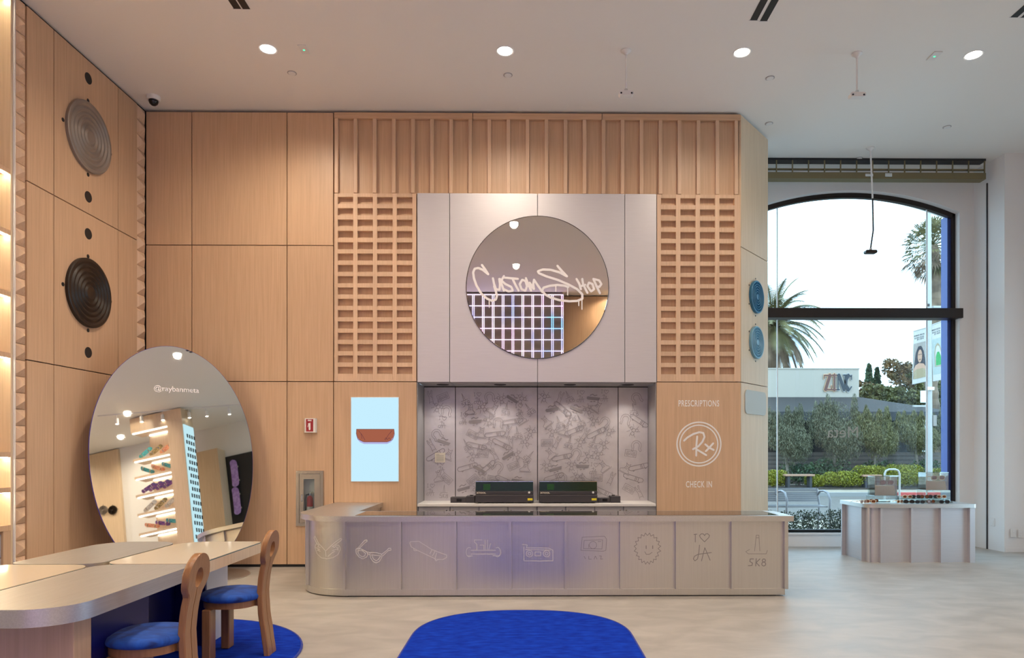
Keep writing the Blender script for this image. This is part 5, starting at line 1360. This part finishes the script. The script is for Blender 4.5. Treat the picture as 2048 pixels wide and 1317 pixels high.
# street light pole with banners
yP = YC + .8
pc = PY(1858, 900, yP)
sp = thing('light_pole', 'white street light pole carrying two banners and small boxes', 'street light', (pc.x, yP, GZ + .02))
zpt = PY(1858, 300, yP).z
MB().tube([(pc.x, yP, GZ + .02), (pc.x, yP, 5), (pc.x, yP, zpt)], [.13, .105, .07], 16).build('pole', 'galvanised', sp, smooth=60)
def pbox(u0, u1, v0, v1, mat, name, dy=0.0, dp=.12):
    a, b = PY(u0, v1, yP + dy), PY(u1, v0, yP + dy); return MB().rbox(a.x, b.x, yP + dy - dp / 2, yP + dy + dp / 2, a.z, b.z, .01).build(name, mat, sp)
pbox(1842, 1853, 782, 806, 'white_plastic', 'control_box'); pbox(1853.5, 1868, 774.5, 781, 'white_plastic', 'clamp_box', -.16, .08); pbox(1864.5, 1872, 831, 853, 'banner_grey', 'meter_box')
pbox(1865, 1889, 612.5, 617, 'galvanised', 'arm_plate'); pbox(1826, 1850, 811, 815, 'galvanised', 'small_arm'); pbox(1855, 1859, 608, 613, 'black', 'signal_box', -.12, .05)
def banner(q, label, side):
    # q: pixel corners tl, tr, br, bl
    y = yP - .02
    P4 = [PY(u, v, y) for u, v in q]
    bt_ = thing('street_banner', label, 'banner', (sum(p.x for p in P4) / 4, y, P4[3].z), 'banners on the light pole')
    n = len(P4)
    MB().add([tuple(p) for p in P4] + [(p.x, p.y + .012, p.z) for p in P4], [(0, 1, 2, 3), (7, 6, 5, 4), (0, 4, 5, 1), (1, 5, 6, 2), (2, 6, 7, 3), (3, 7, 4, 0)]).build('cloth', 'banner_white', bt_)
    MB().tube([P4[0] + Vector((0, .006, .02)), P4[1] + Vector((0, .006, .02))], .022, 8).build('upper_rod', 'galvanised', bt_)
    MB().tube([P4[3] + Vector((0, .006, -.02)), P4[2] + Vector((0, .006, -.02))], .022, 8).build('lower_rod', 'galvanised', bt_)
    def bm(a, b, k=1):   # 0..1 in banner -> world
        t_ = P4[0].lerp(P4[1], a); b_ = P4[3].lerp(P4[2], a); p = t_.lerp(b_, b); return (p.x, y - .003 * k, p.z)
    def patch(pts, mat, name, k): MB().add([bm(a, b, k) for a, b in pts], [tuple(range(len(pts)))]).build(name, mat, bt_)
    def ell(cx_, cy__, rx, ry, n=16): return [(cx_ + rx * math.cos(2 * math.pi * i / n), cy__ + ry * math.sin(2 * math.pi * i / n)) for i in range(n)]
    mb = MB()
    rows_ = ((.08, (.06, .14, .22, .30, .40, .52, .60, .70, .80)), (.125, (.1, .2, .3, .42, .55, .66, .76)), (.16, (.3, .42, .55, .65, .75)))
    for r_i, (b_, xs_) in enumerate(rows_):
        for j, a in enumerate(xs_): mb.add([bm(a, b_, 1), bm(a + .055, b_, 1), bm(a + .055 - .02 * (j % 2), b_ + .028, 1), bm(a, b_ + .028, 1)], [(0, 1, 2, 3)])
    mb.build('printed_title', 'banner_ink', bt_)
    if side == 'portrait':
        patch([(.04, .24), (.98, .24), (.98, .92), (.04, .92)], 'banner_grey', 'printed_backdrop', 1)
        patch([(.12, .62), (.2, .42), (.4, .31), (.62, .31), (.82, .42), (.93, .60), (.96, .72), (.1, .72)], 'banner_ink', 'printed_hair', 2)
        patch(ell(.52, .50, .17, .125), 'banner_skin', 'printed_face', 3)
        patch([(.05, .74), (.2, .66), (.45, .63), (.8, .66), (.97, .73), (.97, .8), (.05, .8)], 'banner_skin', 'printed_hands', 4)
        patch([(.08, .78), (.25, .74), (.75, .74), (.96, .79), (.98, .92), (.06, .92)], 'banner_tan', 'printed_garment', 5)
        mb = MB(); mb.strokes([[(.42, .47), (.49, .47)], [(.56, .47), (.63, .47)], [(.47, .565), (.57, .565)]], .013, lambda a, b: bm(a, b, 6)); mb.build('printed_features', 'banner_ink', bt_)
    else:
        patch([(.04, .26), (.98, .26), (.98, .90), (.04, .90)], 'banner_teal', 'printed_backdrop', 1)
        patch([(.2, .76), (.2, .5), (.32, .38), (.5, .34), (.68, .38), (.8, .5), (.8, .76)], 'banner_tan', 'printed_arch', 2)
        patch([(.25, .75), (.25, .52), (.36, .41), (.5, .38), (.64, .41), (.75, .52), (.75, .75)], 'banner_white', 'printed_niche', 3)
        patch([(.27, .74), (.3, .58), (.42, .5), (.58, .5), (.7, .58), (.74, .74)], 'banner_green', 'printed_shape', 4)
banner([(1827, 664), (1852, 657), (1852.5, 762), (1824.5, 768)], 'white street banner with a printed portrait of a dark haired woman', 'portrait')
banner([(1862, 652), (1882, 645), (1893, 757), (1866, 762)], 'white street banner with a printed green picture in an arch', 'green')
# ================================================================ what the mirrors see: behind and beside the photographer
# wall of light grid behind the photographer
def led_mat():
    m = bpy.data.materials.new('led_grid'); m.use_nodes = True
    nt = m.node_tree; N, K = nt.nodes, nt.links; N.remove(N['Principled BSDF'])
    g = N.new('ShaderNodeNewGeometry'); nz = N.new('ShaderNodeTexNoise'); nz.inputs['Scale'].default_value = 1.1; nz.inputs['Detail'].default_value = 1
    cr = N.new('ShaderNodeValToRGB'); e = cr.color_ramp.elements
    e[0].position, e[0].color = .30, (.75, .35, .95, 1); e[1].position, e[1].color = .70, (.22, .50, 1.0, 1)
    k = cr.color_ramp.elements.new(.47); k.color = (.80, .68, 1.0, 1); k = cr.color_ramp.elements.new(.58); k.color = (.45, .45, 1.0, 1)
    em = N.new('ShaderNodeEmission'); em.inputs[1].default_value = 3.3
    K.new(g.outputs['Position'], nz.inputs['Vector']); K.new(nz.outputs['Fac'], cr.inputs['Fac']); K.new(cr.outputs[0], em.inputs[0]); K.new(em.outputs[0], N['Material Output'].inputs[0])
    MATS['led_grid'] = m
led_mat()
LY, LX0, LX1 = -1.15, -3.3, 1.02
ow = thing('light_grid_wall', 'wall of square light tubes behind the photographer, seen in the round mirror', 'light wall', ((LX0 + LX1) / 2, LY - .2, 0))
MB().box(LX0, LX1, LY - .35, LY - .12, 0, TOPZ).build('core', 'banner_grey', ow)
pw_, ph_ = .268, .305
nx = int((LX1 - LX0) / pw_); nz_ = int((TOPZ - .05) / ph_)
for i in range(nx + 1):
    for dx in (-.022, .022):
        x = LX1 - .03 - i * pw_ + dx
        MB().box(x - .008, x + .008, LY - .119, LY - .105, .05, TOPZ - .04).build('upright_tube', 'led_grid', ow)
for k in range(nz_ + 1):
    z = TOPZ - .05 - k * ph_
    MB().box(LX0 + .03, LX1 - .01, LY - .104, LY - .092, z - .009, z + .009).build('cross_tube', 'led_grid', ow)
# wood wall beside it with pyramids
ww_ = MB().box(LX1 + .02, 3.1, LY - .75, LY - .5, 0, TOPZ).build('wall_rear_maple', 'maple')
tag(ww_, 'maple wall behind the photographer beside the light grid', kind='structure')
# tower of shelves with skateboards, seen in the standing mirror
mirM = Matrix.Translation((-3.83, 7.66, 0)) @ Matrix.Rotation(MTH, 4, 'Z') @ TM
mo = mirM @ Vector((0, 0, 1.4)); mn = (mirM.to_3x3() @ Vector((0, -1, 0))).normalized()
def RF(u, v, X=None, Y=None):        # where the mirrored ray of a pixel lands
    d = Vector(ray(u, v)); o = Vector((0, 0, E)); t = (mo - o).dot(mn) / d.dot(mn); p = o + d * t
    r = d - 2 * d.dot(mn) * mn
    s = (X - p.x) / r.x if X is not None else (Y - p.y) / r.y
    return p + r * s

XTW = 5.3
def rf(u, v, X=XTW): return RF(u, v, X=X)
tY0, tY1, tY2 = rf(268, 950).y, rf(343, 950).y, rf(374, 950).y
zt5 = TOPZ
tw = thing('skateboard_tower', 'maple shelf tower of skateboards reflected in the standing mirror', 'shelf tower', (XTW + .4, (tY0 + tY2) / 2, 0))
MB().box(XTW, XTW + .5, tY1, tY2, 0, zt5).build('stile', 'maple_pale', tw)
MB().box(XTW + .46, XTW + .5, tY0 + .2, tY1 - .001, 0, zt5).build('back_panel', 'maple_pale', tw)
MB().box(XTW, XTW + .46, tY0, tY1 - .001, zt5 - .4, zt5).build('head_box', 'maple_pale', tw)
shelf_z = []
for v in (866, 917, 953, 990, 1028, 1068):
    z = rf(300, v).z; shelf_z.append(z)
    if v > 866: s_ = MB().box(XTW, XTW + .458, tY0, tY1 - .002, z, z + .06).build('shelf', 'maple_pale', tw)
    else: s_ = tw
    zz = z if v > 866 else zt5 - .4
    MB().box(XTW + .02, XTW + .05, tY0 + .03, tY1 - .03, zz - .028, zz - .002).build('light_strip', 'led_white', s_)
    MB().box(XTW + .40, XTW + .43, tY0 + .25, tY1 - .03, zz - .028, zz - .002).build('light_strip', 'led_white', s_)
# light panel on the tower's side, dotted black
MB().box(XTW + .03, XTW + .47, tY2 + .001, tY2 + .03, .3, zt5 - .45).build('light_panel', 'screen_glow', tw)
mb = MB()
for r in range(26):
    for c in range(4):
        x = XTW + .09 + c * .105 + (.05 if r % 2 else 0); z = .5 + r * .18
        if z > zt5 - .55: continue
        mb.box(x - .03, x + .03, tY2 + .031, tY2 + .034, z - .05, z + .05)
mb.build('panel_dots', 'black', tw)['kind'] = 'stuff'
# skateboards
for nm, c1, c2 in (('deck_teal', (.02, .20, .26), (.10, .45, .50)), ('deck_blue', (.02, .05, .22), (.30, .08, .30)), ('deck_coral', (.6, .2, .1), (.75, .42, .3)), ('deck_silver', (.4, .4, .4), (.65, .65, .62)), ('deck_gold', (.10, .07, .02), (.5, .4, .2)), ('deck_purple', (.35, .22, .6), (.5, .35, .75))):
    noisy(nm, c1, c2, (1, 1, 1), 14, .3, lo=.4, hi=.6)
def make_deck(mat):
    t = thing('skateboard', 'skateboard', 'skateboard')
    pr_ = [(-.40, .055), (-.30, .022), (-.24, .012), (.24, .012), (.30, .022), (.40, .055)]
    vs_, fs = [], []
    for i in range(33):
        x = -.40 + .8 * i / 32
        hw_ = .10 * (1 - max(0, (abs(x) - .29) / .11) ** 2.5) ** .5 if abs(x) < .4 else .012
        z = .012 + max(0, abs(x) - .25) * .28
        vs_ += [(x, -hw_, z + .002), (x, 0, z), (x, hw_, z + .002), (x, hw_, z + .014), (x, 0, z + .012), (x, -hw_, z + .014)]
    for i in range(32):
        for j in range(6): fs.append((i * 6 + j, i * 6 + (j + 1) % 6, i * 6 + 6 + (j + 1) % 6, i * 6 + 6 + j))
    fs += [(5, 4, 3, 2, 1, 0), tuple(range(192, 198))]
    MB().add(vs_, fs).build('deck', mat, t, smooth=40)
    for x in (-.2, .2):
        MB().tube([(x, -.085, -.03), (x, .085, -.03)], .008, 6).box(x - .025, x + .025, -.03, .03, -.028, .011).build('truck', 'chrome', t)
        for y in (-.08, .08): MB().tube([(x, y - .016, -.03), (x, y + .016, -.03)], .026, 12).build('wheel', 'cream_frame', t)
    return t
decks = {k: make_deck(k) for k in ('deck_teal', 'deck_blue', 'deck_coral', 'deck_silver', 'deck_gold', 'deck_purple')}
dused = set()
def put_deck(k, M, label, s=.8, grp='skateboards on the shelf tower'):
    o = decks[k] if k not in dused else copy_tree(decks[k]); dused.add(k)
    o.matrix_basis = M @ Matrix.Scale(s, 4); tag(o, label, 'skateboard', grp)
words = ['topmost', 'second', 'third', 'fourth', 'lowest']
plan = [('deck_teal', 'deck_gold', 'deck_coral'), ('deck_teal', 'deck_coral', 'deck_teal'), ('deck_blue', 'deck_blue', 'deck_blue', 'deck_blue'), ('deck_silver', 'deck_gold', 'deck_silver'), ('deck_coral', 'deck_blue', 'deck_teal')]
posn = ['at the open end', 'second from the open end', 'third from the open end', 'nearest the stile']
for r, (z, ks_) in enumerate(zip(shelf_z[1:], plan)):
    n = len(ks_)
    for i, k in enumerate(ks_):
        y = tY0 + .22 + (tY1 - tY0 - .42) * i / max(1, n - 1)
        tilt = (.55, -.5, .4, .6, -.3)[r]
        M = Matrix.Translation((XTW + .20, y, z + .24)) @ Matrix.Rotation(tilt, 4, 'X') @ Matrix.Rotation(math.radians(90), 4, 'Z') @ Matrix.Rotation(math.radians(68), 4, 'X')
        put_deck(k, M, k.split('_')[1] + ' skateboard on the ' + words[r] + ' tower shelf in the mirror, ' + posn[i], .52)
# black wall with two purple boards, pale maple wall with discs, both seen in the standing mirror
bw0, bw1 = RF(447, 950, X=XR).y, RF(505, 950, X=XR).y
bk = MB().box(XR - .06, XR - .002, bw0, bw1 + .3, 0, RF(470, 912, X=XR).z).build('wall_black_panel', 'black'); tag(bk, 'black display wall reflected in the standing mirror', kind='structure')
for i, (u, v) in enumerate(((470, 948), (474, 1003))):
    p = RF(u, v, X=XR - .1); M = Matrix.Translation(p) @ Matrix.Rotation(math.radians(90), 4, 'Y') @ Matrix.Rotation(math.pi, 4, 'X') @ Matrix.Rotation(math.pi, 4, 'Z')
    put_deck('deck_purple', M, 'purple skateboard hung on the black wall in the mirror, ' + ('upper one' if i == 0 else 'lower one'), 1.0, 'purple boards on the black wall')
y0_, y1_ = RF(150, 950, X=XR).y, RF(243, 950, X=XR).y
pw2 = MB().box(XR - .10, XR - .002, y0_ - .6, y1_, 0, TOPZ).build('wall_pale_maple', 'maple_pale'); tag(pw2, 'pale maple wall reflected at the edge of the standing mirror', kind='structure')
for u, mat, lab in ((207, 'disc_grey', 'grey ribbed disc on the pale wall reflected in the standing mirror'), (226, 'disc_black', 'black ribbed disc on the pale wall reflected in the standing mirror')):
    p = RF(u, 1021, X=XR - .10); t = thing('ribbed_wall_disc', lab, 'wall disc', p, 'ribbed discs in the mirror')
    Mx = Matrix(((0, 1, 0, p.x), (1, 0, 0, p.y), (0, 0, 1, p.z), (0, 0, 0, 1)))
    ribbed_disc(Mx, .13, mat, 4, .15, .01, t)
y0_, y1_ = RF(392, 950, X=XR - .5).y, RF(440, 950, X=XR - .5).y
dw = MB().box(XR - .5, XR - .1, y0_, y1_, 0, RF(410, 902, X=XR - .5).z).build('wall_doorway_maple', 'maple_pale'); tag(dw, 'maple block with dim doorway reflected in the standing mirror', kind='structure')
# spotlight track on the ceiling
def RZ(u, v, Z):
    d = Vector(ray(u, v)); o = Vector((0, 0, E)); t = (mo - o).dot(mn) / d.dot(mn); p = o + d * t
    r = d - 2 * d.dot(mn) * mn; return p + r * ((Z - p.z) / r.z)
ta, tb_ = RZ(195, 832, CEIL), RZ(490, 808, CEIL)
tk = thing('spotlight_track', 'ceiling spotlight track seen in the standing mirror', 'track light', (ta + tb_) / 2)
MB().tube([ta - Vector((0, 0, .015)), tb_ - Vector((0, 0, .015))], .018, 6).build('rail', 'white_plastic', tk)
for f in (.12, .28, .42, .60, .72, .88):
    p = ta.lerp(tb_, f)
    h_ = MB().tube([p - Vector((0, 0, .03)), p - Vector((0, 0, .12))], .008, 6).tube([p - Vector((0, 0, .12)), p - Vector((0, 0, .27))], .04, 12).build('spot_head', 'white_plastic', tk)
    MB().lathe([(0, -.001), (.034, -.001), (.034, 0)], p - Vector((0, 0, .2705)), n=14).build('spot_lamp', 'lamp_glow', h_)

for o_ in bpy.data.objects:
    if o_.name.split('.')[0] in ('foliage', 'fronds', 'dead_fronds', 'fans', 'dead_skirt'): o_['kind'] = 'stuff'
